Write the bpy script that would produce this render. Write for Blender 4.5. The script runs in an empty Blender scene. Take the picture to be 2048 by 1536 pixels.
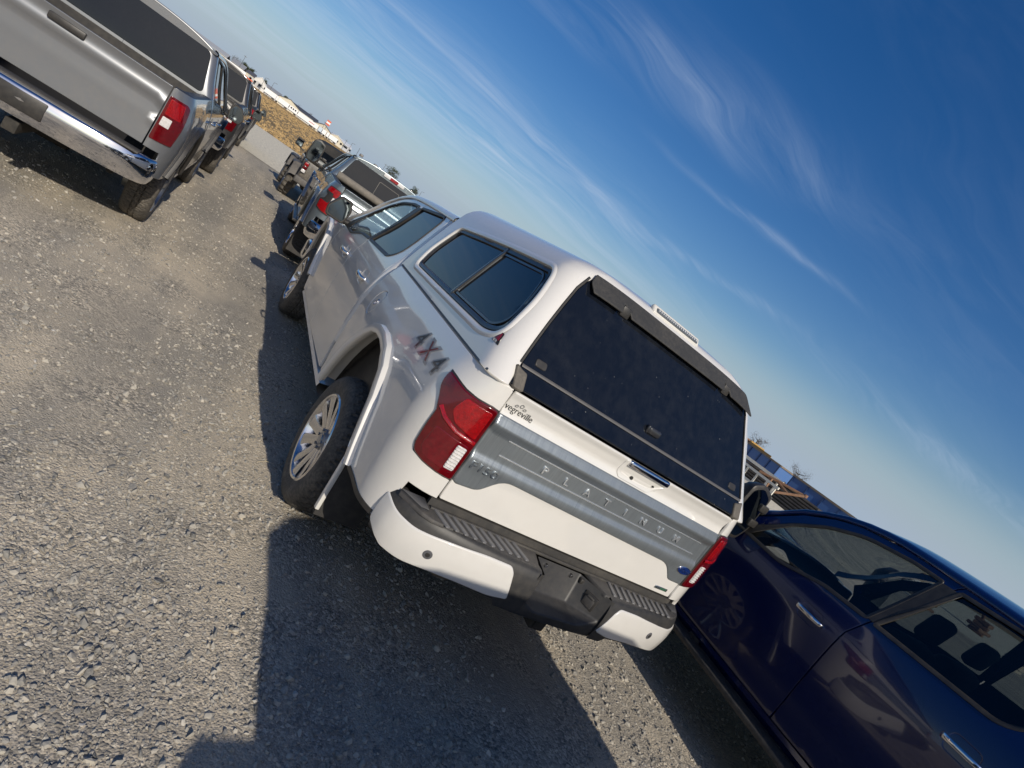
import bpy, bmesh, math, random
import numpy as np
from mathutils import Vector, Matrix, noise
from mathutils.geometry import delaunay_2d_cdt
R = math.radians
random.seed(7)
SC = bpy.context.scene
COL = SC.collection
# ------------------------------------------------------------------ camera, sky, sun, exposure
def make_camera():
    f, yaw, pitch, roll = 1202.29, .528133, -.146214, .622469
    cd = bpy.data.cameras.new('camera'); cam = bpy.data.objects.new('camera', cd); COL.objects.link(cam)
    cd.sensor_width = 36; cd.lens = 36 * f / 2048; cd.clip_start = .05; cd.clip_end = 6000
    fw = Vector((math.sin(yaw) * math.cos(pitch), math.cos(yaw) * math.cos(pitch), math.sin(pitch)))
    r = Vector((math.cos(yaw), -math.sin(yaw), 0)); u = r.cross(fw)
    c, s = math.cos(roll), math.sin(roll)
    r2 = r * c + u * s; u2 = -r * s + u * c
    m = Matrix((r2, u2, -fw)).transposed().to_4x4()
    m.translation = Vector((-1.99397, -1.97659, 1.78857)); cam.matrix_world = m
    SC.camera = cam
make_camera()
SUN_EL, SUN_AZ = 28.5, 180 - 3.0     # sun stands behind the camera, azimuth measured from +Y towards +X
sd = Vector((math.sin(R(SUN_AZ)) * math.cos(R(SUN_EL)), math.cos(R(SUN_AZ)) * math.cos(R(SUN_EL)), math.sin(R(SUN_EL))))
sl = bpy.data.lights.new('sun', 'SUN'); sl.energy = 3.8; sl.angle = R(.53); sl.color = (1, .92, .80)
so = bpy.data.objects.new('sun', sl); COL.objects.link(so)
so.rotation_euler = sd.to_track_quat('Z', 'Y').to_euler(); so.location = sd * 60
SC.view_settings.view_transform = 'Standard'; SC.view_settings.look = 'None'
SC.view_settings.gamma = 1; SC.view_settings.exposure = 0.0
SC.view_settings.use_curve_mapping = False
def make_world():
    w = bpy.data.worlds.new('World'); SC.world = w; w.use_nodes = True
    nt = w.node_tree; N = nt.nodes; L = nt.links; N.clear()
    out = N.new('ShaderNodeOutputWorld'); bg = N.new('ShaderNodeBackground'); L.new(bg.outputs[0], out.inputs[0])
    sky = N.new('ShaderNodeTexSky'); sky.sky_type = 'NISHITA'; sky.sun_disc = False
    sky.sun_elevation = R(SUN_EL); sky.sun_rotation = R(SUN_AZ); sky.altitude = 50
    sky.air_density = 1.0; sky.dust_density = 1.0; sky.ozone_density = 2.0
    bg.inputs[1].default_value = .088
    tc = N.new('ShaderNodeTexCoord'); sep = N.new('ShaderNodeSeparateXYZ'); L.new(tc.outputs['Generated'], sep.inputs[0])
    def mth(op, a, b=None, clamp=False):
        n = N.new('ShaderNodeMath'); n.operation = op; n.use_clamp = clamp
        for i, v in enumerate((a, b)):
            if v is None: continue
            if isinstance(v, (int, float)): n.inputs[i].default_value = v
            else: L.new(v, n.inputs[i])
        return n.outputs[0]
    zz = mth('ADD', mth('MAXIMUM', sep.outputs[2], 0), .12)
    px = mth('DIVIDE', sep.outputs[0], zz); py = mth('DIVIDE', sep.outputs[1], zz)
    comb = N.new('ShaderNodeCombineXYZ'); L.new(px, comb.inputs[0]); L.new(py, comb.inputs[1])
    def cirrus(rot, scale, lo, hi, nscale, dist, seed):
        mp = N.new('ShaderNodeMapping'); mp.inputs['Rotation'].default_value = (0, 0, R(rot))
        mp.inputs['Scale'].default_value = (scale[0], scale[1], 1); mp.inputs['Location'].default_value = (seed, seed * .7, 0)
        L.new(comb.outputs[0], mp.inputs[0])
        nz = N.new('ShaderNodeTexNoise'); nz.inputs['Scale'].default_value = nscale; nz.inputs['Detail'].default_value = 9
        nz.inputs['Roughness'].default_value = .62; nz.inputs['Distortion'].default_value = dist
        L.new(mp.outputs[0], nz.inputs[0])
        mr = N.new('ShaderNodeMapRange'); mr.interpolation_type = 'SMOOTHSTEP'
        mr.inputs[1].default_value = lo; mr.inputs[2].default_value = hi; L.new(nz.outputs[0], mr.inputs[0])
        return mr.outputs[0]
    # slow warp so that the wisps wander
    wn = N.new('ShaderNodeTexNoise'); wn.inputs['Scale'].default_value = .9; wn.inputs['Detail'].default_value = 3; L.new(comb.outputs[0], wn.inputs[0])
    wsep = N.new('ShaderNodeSeparateColor'); L.new(wn.outputs['Color'], wsep.inputs[0])
    wx = mth('ADD', px, mth('MULTIPLY', mth('SUBTRACT', wsep.outputs[0], .5), .7)); wy = mth('ADD', py, mth('MULTIPLY', mth('SUBTRACT', wsep.outputs[1], .5), .55))
    c2 = N.new('ShaderNodeCombineXYZ'); L.new(wx, c2.inputs[0]); L.new(wy, c2.inputs[1]); base = comb; comb = c2
    def bank(cx, cy, ang, a_, b_, amp):
        c_, s_ = math.cos(R(ang)), math.sin(R(ang)); dx = mth('SUBTRACT', wx, cx); dy = mth('SUBTRACT', wy, cy)
        u = mth('DIVIDE', mth('ADD', mth('MULTIPLY', dx, c_), mth('MULTIPLY', dy, s_)), a_); v = mth('DIVIDE', mth('SUBTRACT', mth('MULTIPLY', dy, c_), mth('MULTIPLY', dx, s_)), b_)
        return mth('MULTIPLY', mth('POWER', 2.718, mth('MULTIPLY', mth('ADD', mth('MULTIPLY', u, u), mth('MULTIPLY', v, v)), -1.)), amp)
    m = None
    for q in ((.75, 3.75, 2, 1.6, .55, 1.2), (1.2, 3.0, 2, 1.2, .14, .75), (.85, 1.70, -34, .62, .15, .62), (1.60, 1.88, -22, .36, .05, .75), (2.05, 2.62, -48, .45, .07, .6), (-.6, 5.4, 0, 2.2, .9, .6), (-1.6, 2.6, 10, .9, .25, .6), (3.6, 1.6, -30, 1.0, .2, .6)):
        k = bank(*q); m = k if m is None else mth('ADD', m, k)
    st = cirrus(0, (.22, 1.9), .36, .70, 2.0, .55, 6.3); wi = cirrus(0, (.7, 3.2), .35, .72, 2.4, 1.1, 1.7)
    veil = cirrus(0, (.3, .7), .45, .75, .8, .2, 2.2)
    m = mth('ADD', mth('MULTIPLY', m, mth('ADD', mth('MULTIPLY', st, .75), mth('MULTIPLY', wi, .40))), mth('MULTIPLY', mth('MULTIPLY', veil, wi), .16))
    m = mth('MULTIPLY', m, .46, True)
    mix = N.new('ShaderNodeMix'); mix.data_type = 'RGBA'; L.new(m, mix.inputs[0])
    # high thin haze near the horizon keeps the low sky grey-blue
    hz = N.new('ShaderNodeMapRange'); hz.inputs[1].default_value = 0.0; hz.inputs[2].default_value = .16
    hz.inputs[3].default_value = .96; hz.inputs[4].default_value = 0; hz.interpolation_type = 'SMOOTHSTEP'; L.new(sep.outputs[2], hz.inputs[0])
    mx = N.new('ShaderNodeMix'); mx.data_type = 'RGBA'; L.new(hz.outputs[0], mx.inputs[0]); hs = N.new('ShaderNodeHueSaturation'); hs.inputs['Saturation'].default_value = 1.42; hs.inputs['Hue'].default_value = .511; L.new(sky.outputs[0], hs.inputs['Color']); L.new(hs.outputs[0], mx.inputs[6])
    mx.inputs[7].default_value = HAZE
    L.new(mx.outputs[2], mix.inputs[6]); mix.inputs[7].default_value = CIRRUS
    L.new(mix.outputs[2], bg.inputs[0])
HAZE = (4.2, 5.2, 6.5, 1); CIRRUS = (6.2, 7.3, 9.0, 1)
make_world()
# ------------------------------------------------------------------ materials
MATS = {}
def mat(name, col, rough=.5, metal=0., coat=0., var=0., vscale=6., bump=0., bscale=60., spec=.5, dust=0., dcol=(.36, .31, .24), dscale=2.5,
        trans=0., alpha=None, island=0., coord='Object', bdist=.01, brush=None, ior=1.45):
    if name in MATS: return MATS[name]
    m = bpy.data.materials.new(name); m.use_nodes = True; MATS[name] = m
    nt = m.node_tree; N = nt.nodes; L = nt.links; p = N['Principled BSDF']
    c4 = (*col, 1)
    p.inputs['Base Color'].default_value = c4; p.inputs['Roughness'].default_value = rough; p.inputs['Metallic'].default_value = metal
    p.inputs['Coat Weight'].default_value = coat; p.inputs['Coat Roughness'].default_value = .04
    p.inputs['Specular IOR Level'].default_value = spec; p.inputs['Transmission Weight'].default_value = trans; p.inputs['IOR'].default_value = ior
    tc = N.new('ShaderNodeTexCoord')
    def nz(scale, detail=5, rough_=.6):
        n = N.new('ShaderNodeTexNoise'); n.inputs['Scale'].default_value = scale; n.inputs['Detail'].default_value = detail
        n.inputs['Roughness'].default_value = rough_; L.new(tc.outputs[coord], n.inputs[0]); return n.outputs[0]
    cur = None
    if var or island:
        hsv = N.new('ShaderNodeHueSaturation'); hsv.inputs['Color'].default_value = c4
        if island:
            g = N.new('ShaderNodeNewGeometry'); src = g.outputs['Random Per Island']; amt = island
        else: src = nz(vscale); amt = var
        mr = N.new('ShaderNodeMapRange'); mr.inputs[1].default_value = 0 if island else .25; mr.inputs[2].default_value = 1 if island else .75
        mr.inputs[3].default_value = 1 - amt; mr.inputs[4].default_value = 1 + amt; L.new(src, mr.inputs[0]); L.new(mr.outputs[0], hsv.inputs['Value'])
        cur = hsv.outputs[0]
    if brush:
        mp = N.new('ShaderNodeMapping'); mp.inputs['Scale'].default_value = brush; L.new(tc.outputs[coord], mp.inputs[0])
        n = N.new('ShaderNodeTexNoise'); n.inputs['Scale'].default_value = 1; n.inputs['Detail'].default_value = 6; n.inputs['Roughness'].default_value = .7; L.new(mp.outputs[0], n.inputs[0])
        mr = N.new('ShaderNodeMapRange'); mr.inputs[1].default_value = .3; mr.inputs[2].default_value = .7; mr.inputs[3].default_value = rough * .75; mr.inputs[4].default_value = min(1, rough * 1.4)
        L.new(n.outputs[0], mr.inputs[0]); L.new(mr.outputs[0], p.inputs['Roughness'])
        h2 = N.new('ShaderNodeHueSaturation'); h2.inputs['Color'].default_value = c4
        mr2 = N.new('ShaderNodeMapRange'); mr2.inputs[1].default_value = .3; mr2.inputs[2].default_value = .7; mr2.inputs[3].default_value = .86; mr2.inputs[4].default_value = 1.12
        L.new(n.outputs[0], mr2.inputs[0]); L.new(mr2.outputs[0], h2.inputs['Value']); cur = h2.outputs[0]
    if dust:
        d = nz(dscale, 8, .65); d2 = nz(dscale * 9, 4)
        mul = N.new('ShaderNodeMath'); mul.operation = 'MULTIPLY'; L.new(d, mul.inputs[0]); L.new(d2, mul.inputs[1])
        mr = N.new('ShaderNodeMapRange'); mr.inputs[1].default_value = .18; mr.inputs[2].default_value = .42; mr.inputs[3].default_value = dust * .25; mr.inputs[4].default_value = dust
        L.new(mul.outputs[0], mr.inputs[0])
        mx = N.new('ShaderNodeMix'); mx.data_type = 'RGBA'; L.new(mr.outputs[0], mx.inputs[0])
        if cur: L.new(cur, mx.inputs[6])
        else: mx.inputs[6].default_value = c4
        mx.inputs[7].default_value = (*dcol, 1); cur = mx.outputs[2]
    if cur: L.new(cur, p.inputs['Base Color'])
    if bump:
        b = N.new('ShaderNodeBump'); b.inputs['Strength'].default_value = bump; b.inputs['Distance'].default_value = bdist
        L.new(nz(bscale), b.inputs['Height']); L.new(b.outputs[0], p.inputs['Normal'])
    if alpha is not None: p.inputs['Alpha'].default_value = alpha
    return m
def paint(name, col, flake=.0, rough=.42, metal=0., dust=.12, coat=1.):
    m = mat(name, col, rough, metal, coat, dust=dust, dscale=1.6, bump=.006, bscale=3, bdist=.02); m.node_tree.nodes['Principled BSDF'].inputs['Coat IOR'].default_value = 1.85; return m
# ------------------------------------------------------------------ object helpers
def props(o, label=None, cat=None, group=None, kind=None):
    if label: o['label'] = label
    if cat: o['category'] = cat
    if group: o['group'] = group
    if kind: o['kind'] = kind
    return o
def empty(name, loc=(0, 0, 0), rz=0, label=None, cat=None, group=None):
    o = bpy.data.objects.new(name, None); COL.objects.link(o); o.location = loc; o.rotation_euler = (0, 0, rz); o.empty_display_size = .2
    return props(o, label, cat, group)
def link(name, me, m, parent=None, smooth=False, angle=None):
    if m is not None and len(me.materials) == 0: me.materials.append(m)
    if smooth:
        me.shade_smooth()
        if angle: me.set_sharp_from_angle(angle=R(angle))
    o = bpy.data.objects.new(name, me); COL.objects.link(o)
    if parent is not None: o.parent = parent
    return o
def raw(name, vs, fs, m, parent=None, smooth=False, angle=None):
    me = bpy.data.meshes.new(name); me.from_pydata([tuple(v) for v in vs], [], fs); me.update()
    return link(name, me, m, parent, smooth, angle)
class MB:
    """collects simple solids into one mesh"""
    def __init__(s): s.v = []; s.f = []
    def add(s, vs, fs):
        k = len(s.v); s.v += [tuple(v) for v in vs]; s.f += [tuple(i + k for i in f) for f in fs]; return s
    def box(s, x0, x1, y0, y1, z0, z1, M=None):
        vs = [Vector((x, y, z)) for z in (z0, z1) for y in (y0, y1) for x in (x0, x1)]
        if M: vs = [M @ v for v in vs]
        return s.add(vs, [(0, 2, 3, 1), (4, 5, 7, 6), (0, 1, 5, 4), (2, 6, 7, 3), (0, 4, 6, 2), (1, 3, 7, 5)])
    def bbox(s, x0, x1, y0, y1, z0, z1, b=.01, seg=2, M=None):
        bm = bmesh.new(); bmesh.ops.create_cube(bm, size=1)
        for v in bm.verts: v.co = Vector((x0 + (v.co.x + .5) * (x1 - x0), y0 + (v.co.y + .5) * (y1 - y0), z0 + (v.co.z + .5) * (z1 - z0)))
        bmesh.ops.bevel(bm, geom=bm.edges[:], offset=b, segments=seg, profile=.5, affect='EDGES')
        vs = [(M @ v.co) if M else v.co.copy() for v in bm.verts]; bm.verts.index_update()
        fs = [tuple(v.index for v in f.verts) for f in bm.faces]; bm.free(); return s.add(vs, fs)
    def cyl(s, a, b, r, n=10, r2=None, caps=True):
        a = Vector(a); b = Vector(b); r2 = r if r2 is None else r2; d = (b - a).normalized()
        u = d.orthogonal().normalized(); w = d.cross(u)
        vs = [a + (u * math.cos(t) + w * math.sin(t)) * r for t in [2 * math.pi * i / n for i in range(n)]]
        vs += [b + (u * math.cos(t) + w * math.sin(t)) * r2 for t in [2 * math.pi * i / n for i in range(n)]]
        fs = [(i, (i + 1) % n, n + (i + 1) % n, n + i) for i in range(n)]
        if caps: fs += [tuple(range(n))[::-1], tuple(range(n, 2 * n))]
        return s.add(vs, fs)
    def tube(s, pts, r, n=8):
        pts = [Vector(p) for p in pts]; rings = []; u = None
        for i, p in enumerate(pts):
            d = (pts[min(i + 1, len(pts) - 1)] - pts[max(i - 1, 0)]).normalized()
            u = d.orthogonal().normalized() if u is None else (u - d * u.dot(d)).normalized()
            w = d.cross(u); rr = r[i] if isinstance(r, (list, tuple)) else r
            rings.append([p + (u * math.cos(t) + w * math.sin(t)) * rr for t in [2 * math.pi * k / n for k in range(n)]])
        vs = [v for g in rings for v in g]; fs = []
        for i in range(len(pts) - 1):
            for k in range(n): fs.append((i * n + k, i * n + (k + 1) % n, (i + 1) * n + (k + 1) % n, (i + 1) * n + k))
        fs += [tuple(range(n))[::-1], tuple((len(pts) - 1) * n + k for k in range(n))]
        return s.add(vs, fs)
    def prism(s, poly, fn0, fn1):
        n = len(poly); vs = [fn0(*p) for p in poly] + [fn1(*p) for p in poly]
        fs = [tuple(range(n))[::-1], tuple(range(n, 2 * n))] + [(i, (i + 1) % n, n + (i + 1) % n, n + i) for i in range(n)]
        return s.add(vs, fs)
    def grid(s, rows, closed=False):
        m = len(rows[0]); vs = [p for r in rows for p in r]; fs = []
        for i in range(len(rows) - 1):
            for k in range(m if closed else m - 1):
                fs.append((i * m + k, i * m + (k + 1) % m, (i + 1) * m + (k + 1) % m, (i + 1) * m + k))
        return s.add(vs, fs)
    def build(s, name, m, parent=None, smooth=False, angle=35, fix=True):
        me = bpy.data.meshes.new(name); me.from_pydata(s.v, [], s.f); me.update()
        if fix:
            bm = bmesh.new(); bm.from_mesh(me); bmesh.ops.recalc_face_normals(bm, faces=bm.faces[:]); bm.to_mesh(me); bm.free()
        return link(name, me, m, parent, smooth, angle)
def lathe(prof, n, axis='x', mod=None):
    """prof: (r, a) rings turned about the axis; mod(i, j, r) may change a radius"""
    rows = []
    for j, (r, a) in enumerate(prof):
        row = []
        for i in range(n):
            t = 2 * math.pi * i / n; rr = mod(i, j, r) if mod else r
            row.append((a, rr * math.cos(t), rr * math.sin(t)) if axis == 'x' else (rr * math.cos(t), rr * math.sin(t), a))
        rows.append(row)
    return rows
def flip_mesh(me, name):
    m2 = me.copy(); m2.name = name
    m2.transform(Matrix.Diagonal((-1, 1, 1, 1))); m2.flip_normals(); return m2
# ------------------------------------------------------------------ curved sheet panels

def spl(pts):
    xs=[p[0] for p in pts];ys=[p[1] for p in pts];n=len(xs)
    m=[]
    for i in range(n):
        if i==0:m.append((ys[1]-ys[0])/(xs[1]-xs[0]))
        elif i==n-1:m.append((ys[-1]-ys[-2])/(xs[-1]-xs[-2]))
        else:
            a=(ys[i]-ys[i-1])/(xs[i]-xs[i-1]);b=(ys[i+1]-ys[i])/(xs[i+1]-xs[i])
            m.append(0 if a*b<=0 else 2*a*b/(a+b))
    def f(x):
        if x<=xs[0]:return ys[0]+m[0]*(x-xs[0])
        if x>=xs[-1]:return ys[-1]+m[-1]*(x-xs[-1])
        i=0
        while x>xs[i+1]:i+=1
        h=xs[i+1]-xs[i];t=(x-xs[i])/h
        return ys[i]*(1+2*t)*(1-t)**2+m[i]*h*t*(1-t)**2+ys[i+1]*t*t*(3-2*t)+m[i+1]*h*t*t*(t-1)
    return f
def sst(a,b,x):
    t=max(0,min(1,(x-a)/(b-a)));return t*t*(3-2*t)
class Body:
    """left side surface of a pickup: (s,z) -> point; rounds the rear corner below s0"""
    def __init__(b,W,hubs,y0=.30,yr=.06,xr=.78,yf=5.55,flare=.012,z_h=.55):
        b.W=spl(W);b.hubs=hubs;b.y0=y0;b.yr=yr;b.xr=xr;b.yf=yf;b.fl=flare;b.zh=z_h
    def w(b,y,z):
        w=b.W(z)
        for h in b.hubs:
            r=math.hypot(y-h,(z-b.zh))
            w+=b.fl*sst(.84,.60,r)
        if y>b.yf-1.0:
            w-=.16*((y-(b.yf-1.0))/1.3)**2
        return w
    def side(b,s,z,off=0):
        if s>=b.y0:
            return (-(b.w(s,z)+off),s,z)
        w=b.w(b.y0,z)+off;ax=w-b.xr;ay=b.y0-b.yr+off
        L=b.y0+.072
        th=(b.y0-s)/L*math.pi/2
        if th<=math.pi/2:
            return (-(b.xr+ax*math.cos(th)),b.y0-ay*math.sin(th),z)
        return (-(b.xr-(b.y0-L-s)),b.yr-off,z)
class Cap:
    """rounded box top (camper shell): s along the side then round the corner to the rear, t up the profile"""
    def __init__(c,prof,yr,rc,yref):
        c.w=spl([(p[0],p[1]) for p in prof]);c.z=spl([(p[0],p[2]) for p in prof])
        c.yr=spl(yr);c.rc=rc;c.yref=yref;c.sc=yref+rc;c.L=rc*math.pi/2;c.wr=.75
    def side(c,s,t,off=0):
        w=c.w(t)+off;z=c.z(t);yr=c.yr(t)-off;rc=min(c.rc,w*.8)
        if s>=c.sc:
            k=(s-c.sc)
            y=s+(c.yr(t)-c.yref)*sst(1.8,0,k)
            return (-w,y,z)
        if s>=c.sc-c.L:
            th=(c.sc-s)/c.L*math.pi/2
            return (-(w-rc+rc*math.cos(th)),yr+rc-rc*math.sin(th),z)
        k=(c.sc-c.L-s)/c.wr
        return (-(w-rc)*(1-k),yr,z)
WB=[(.38,.90),(.46,.965),(.52,.988),(.62,.992),(.73,1.003),(.95,1.015),(1.08,1.016),(1.16,1.010),(1.24,.995),(1.34,.968),(1.40,.943),(1.5,.897),(1.6,.857),(1.7,.822),(1.8,.787),(1.86,.76)]
body=Body(WB,(1.22,4.90))
shell=Cap([(0,.925,1.43),(.07,.905,1.5),(.28,.84,1.70),(.45,.782,1.86),(.54,.745,1.945),(.62,.68,2.008),(.72,.56,2.048),(1.0,.25,2.075),(1.25,.0,2.08)],
   [(0,.06),(.09,.12),(.55,.36),(.62,.395),(.72,.45),(1.0,.60),(1.25,.8)],.10,.10)

def area2(p): return sum(p[i][0] * p[(i + 1) % len(p)][1] - p[(i + 1) % len(p)][0] * p[i][1] for i in range(len(p))) / 2
def fillet(pts, r=.02, n=4):
    out = []; m = len(pts)
    for i in range(m):
        p = Vector(pts[i][:2]); a = Vector(pts[i - 1][:2]); b = Vector(pts[(i + 1) % m][:2])
        rr = pts[i][2] if len(pts[i]) > 2 else r
        da = a - p; db = b - p; rr = min(rr, da.length * .48, db.length * .48)
        if rr < .001: out.append((p.x, p.y)); continue
        q0 = p + da.normalized() * rr; q1 = p + db.normalized() * rr
        for k in range(n + 1):
            t = k / n; q = q0 * (1 - t) ** 2 + p * 2 * t * (1 - t) + q1 * t * t; out.append((q.x, q.y))
    return out
def dens(pts, h):
    out = []; m = len(pts)
    for i in range(m):
        a = pts[i]; b = pts[(i + 1) % m]; d = math.hypot(b[0] - a[0], b[1] - a[1])
        if d < 1e-5: continue
        k = max(1, int(math.ceil(d / h)))
        for j in range(k): out.append((a[0] + (b[0] - a[0]) * j / k, a[1] + (b[1] - a[1]) * j / k))
    return out
def offs(pts, e):
    """move a loop inward by e (outward when e < 0)"""
    m = len(pts); sg = 1 if area2(pts) > 0 else -1; out = []
    for i in range(m):
        a = pts[i - 1]; p = pts[i]; b = pts[(i + 1) % m]
        d1 = (p[0] - a[0], p[1] - a[1]); d2 = (b[0] - p[0], b[1] - p[1])
        l1 = math.hypot(*d1) or 1; l2 = math.hypot(*d2) or 1
        n = (-(d1[1] / l1 + d2[1] / l2) * sg, (d1[0] / l1 + d2[0] / l2) * sg); q = math.hypot(*n)
        if q < .2: out.append(p); continue
        k = 2 / q; k = min(k, 1.6) if q < 2 else 1
        out.append((p[0] + n[0] / q * e * k, p[1] + n[1] / q * e * k))
    return out
def inside(P, loop):
    x, y = P[:, 0], P[:, 1]; c = np.zeros(len(P), bool); m = len(loop)
    for i in range(m):
        x0, y0 = loop[i - 1]; x1, y1 = loop[i]
        if y0 == y1: continue
        t = ((y0 > y) != (y1 > y)) & (x < (x1 - x0) * (y - y0) / (y1 - y0) + x0); c ^= t
    return c
def panel(name, outline, fn, sgn, m, parent=None, holes=(), h=.05, e=.003, D=.018, mirror=False, off=0., edge=.6, normals=True):
    if mirror: f = lambda s, t, o=0.: (lambda q: (-q[0], q[1], q[2]))(fn(s, t, o + off))
    else: f = lambda s, t, o=0.: fn(s, t, o + off)
    sg = -sgn if mirror else sgn
    loops = [dens(outline, h)] + [dens(q, h) for q in holes]
    if area2(loops[0]) < 0: loops[0].reverse()
    for q in loops[1:]:
        if area2(q) < 0: q.reverse()
    ins = [offs(loops[0], e)] + [offs(q, -e) for q in loops[1:]]
    A = np.array(loops[0]); gx = np.arange(A[:, 0].min() + h * .5, A[:, 0].max(), h); gy = np.arange(A[:, 1].min() + h * .5, A[:, 1].max(), h)
    G = np.array([(a, b) for a in gx for b in gy]) if len(gx) and len(gy) else np.zeros((0, 2))
    if len(G):
        k = inside(G, offs(loops[0], h * .38))
        for q in loops[1:]: k &= ~inside(G, offs(q, -h * .38))
        G = G[k]
    vs = []; es = []
    for q in ins:
        b0 = len(vs); vs += q; es += [(b0 + i, b0 + (i + 1) % len(q)) for i in range(len(q))]
    nb = len(vs); vs += [tuple(g) for g in G]
    r = delaunay_2d_cdt([Vector(v) for v in vs], es, [], 0, 1e-6)
    V2 = [(v.x, v.y) for v in r[0]]; F = [tuple(q) for q in r[2]]
    omap = {}
    for i, o in enumerate(r[3]):
        for k in o: omap[k] = i
    C = np.array([[sum(V2[i][0] for i in q) / 3, sum(V2[i][1] for i in q) / 3] for q in F])
    k = inside(C, ins[0])
    for q in ins[1:]: k &= ~inside(C, q)
    F = [q for q, kk in zip(F, k) if kk]
    P = [Vector(f(*v)) for v in V2]; NN = []
    ep = .002
    def nrm(v):
        a = Vector(f(v[0] + ep, v[1])) - Vector(f(v[0] - ep, v[1])); b = Vector(f(v[0], v[1] + ep)) - Vector(f(v[0], v[1] - ep))
        return (a.cross(b) * sg).normalized()
    for v in V2: NN.append(nrm(v))
    # orientation
    fs = []
    for q in F:
        n = (P[q[1]] - P[q[0]]).cross(P[q[2]] - P[q[0]])
        fs.append(q if n.dot(NN[q[0]]) > 0 else (q[0], q[2], q[1]))
    b0 = 0
    for q, ql in zip(ins, loops):
        m_ = len(q); base = len(P)
        for i in range(m_):
            n = nrm(ql[i]); p0 = Vector(f(*ql[i])); pin = Vector(f(*q[i])); t = (p0 - pin)
            t = t.normalized() if t.length > 1e-9 else n
            P.append(p0 - n * e * edge); NN.append((n * .6 + t * .8).normalized())
            P.append(p0 - n * D); NN.append(t)
        for i in range(m_):
            j = (i + 1) % m_; a, b = omap[b0 + i], omap[b0 + j]
            c, d = base + 2 * i, base + 2 * j
            q1 = (a, b, d, c); nn = (P[b] - P[a]).cross(P[c] - P[a])
            if nn.dot(NN[c]) < 0: fs += [(a, c, d, b), (c, c + 1, d + 1, d)]
            else: fs += [q1, (c, d, d + 1, c + 1)]
        b0 += m_
    me = bpy.data.meshes.new(name); me.from_pydata(P, [], fs); me.update(); me.shade_smooth()
    if normals: me.normals_split_custom_set_from_vertices(NN)
    return link(name, me, m, parent)
def strip(name, loop, prof, fn, m, parent=None, mirror=False, closed=True, h=.03, smooth=True):
    """sweep (inset, offset) profile along a loop on a mapped surface"""
    if closed:
        L0 = dens(loop, h)
        if area2(L0) < 0: L0.reverse()
        rows = []
        for e, o in prof:
            q = offs(L0, e); rows.append([fn(a, b, o) for a, b in q])
    else:
        pts = []
        for i in range(len(loop) - 1):
            a, b = loop[i], loop[i + 1]; k = max(1, int(math.hypot(b[0] - a[0], b[1] - a[1]) / h))
            pts += [(a[0] + (b[0] - a[0]) * j / k, a[1] + (b[1] - a[1]) * j / k) for j in range(k)]
        pts.append(loop[-1]); rows = []
        nn = []
        for i in range(len(pts)):
            a = pts[max(i - 1, 0)]; b = pts[min(i + 1, len(pts) - 1)]; l = math.hypot(b[0] - a[0], b[1] - a[1]); nn.append((-(b[1] - a[1]) / l, (b[0] - a[0]) / l))
        for e, o in prof: rows.append([fn(p[0] + n[0] * e, p[1] + n[1] * e, o) for p, n in zip(pts, nn)])
    if mirror: rows = [[(-p[0], p[1], p[2]) for p in r] for r in rows]
    mb = MB(); mb.grid(rows, closed)
    return mb.build(name, m, parent, smooth, 50)
FONTC = {}
def text(name, body_, size, fn, m, parent, ext=.002, sx=1., shear=0., off=.0, space=1., align='CENTER', bold=0.):
    c = bpy.data.curves.new('t', 'FONT'); c.body = body_; c.size = size; c.extrude = ext; c.align_x = align; c.align_y = 'CENTER'
    c.resolution_u = 3; c.space_character = space; c.shear = shear; c.offset = bold
    o = bpy.data.objects.new('t', c); COL.objects.link(o); bpy.context.view_layer.update()
    dg = bpy.context.evaluated_depsgraph_get(); me = bpy.data.meshes.new_from_object(o.evaluated_get(dg))
    bpy.data.objects.remove(o); me.name = name; me.materials.clear()
    for v in me.vertices: v.co = fn(v.co.x * sx, v.co.y, v.co.z + off)
    me.update(); return link(name, me, m, parent)
# ------------------------------------------------------------------ pickup truck
GLASS_DARK = lambda: mat('tinted_glass_dark', (.004, .006, .010), .02, spec=.5, coat=0, dust=.012, dcol=(.3, .3, .28), dscale=5)
GLASS_CLEAR = lambda: mat('window_glass', (.42, .52, .54), .0, trans=1., ior=1.02, coat=1., spec=.5)
BLACK = lambda: mat('black_trim', (.018, .018, .019), .45, bump=.08, bscale=400, bdist=.002, dust=.10)
RUBBER = lambda: mat('black_rubber', (.022, .022, .023), .7, dust=.16)
TYRE = lambda: mat('tyre_rubber', (.030, .030, .031), .75, dust=.42, dscale=7, bump=.15, bscale=120, bdist=.003)
CHROME = lambda: mat('chrome', (.78, .78, .8), .07, 1., dust=.06)
UNDER = lambda: mat('underbody_black', (.012, .012, .012), .8, dust=.15)
RED = lambda: mat('tail_lamp_red', (.10, .001, .003), .12, coat=1., var=.3, vscale=30, spec=.5)
RED2 = lambda: mat('tail_lamp_bright_red', (.27, .002, .004), .22, coat=1., var=.4, vscale=60, bump=.7, bscale=160, bdist=.002)
WHITE_LENS = lambda: mat('clear_lens', (.62, .60, .58), .18, coat=1., var=.2, vscale=80)
ALU = lambda: mat('machined_alloy', (.72, .72, .73), .20, 1., coat=.5, dust=.12, dscale=6)
ALUD = lambda: mat('painted_alloy', (.27, .28, .29), .38, .6, coat=.6)
PLAST = lambda: mat('interior_plastic', (.05, .048, .045), .7)
PAD = lambda: mat('step_pad_plastic', (.035, .035, .037), .6, dust=.16, dscale=5, bump=.2, bscale=220, bdist=.002)
body = Body(WB, (1.22, 4.90))
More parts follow.
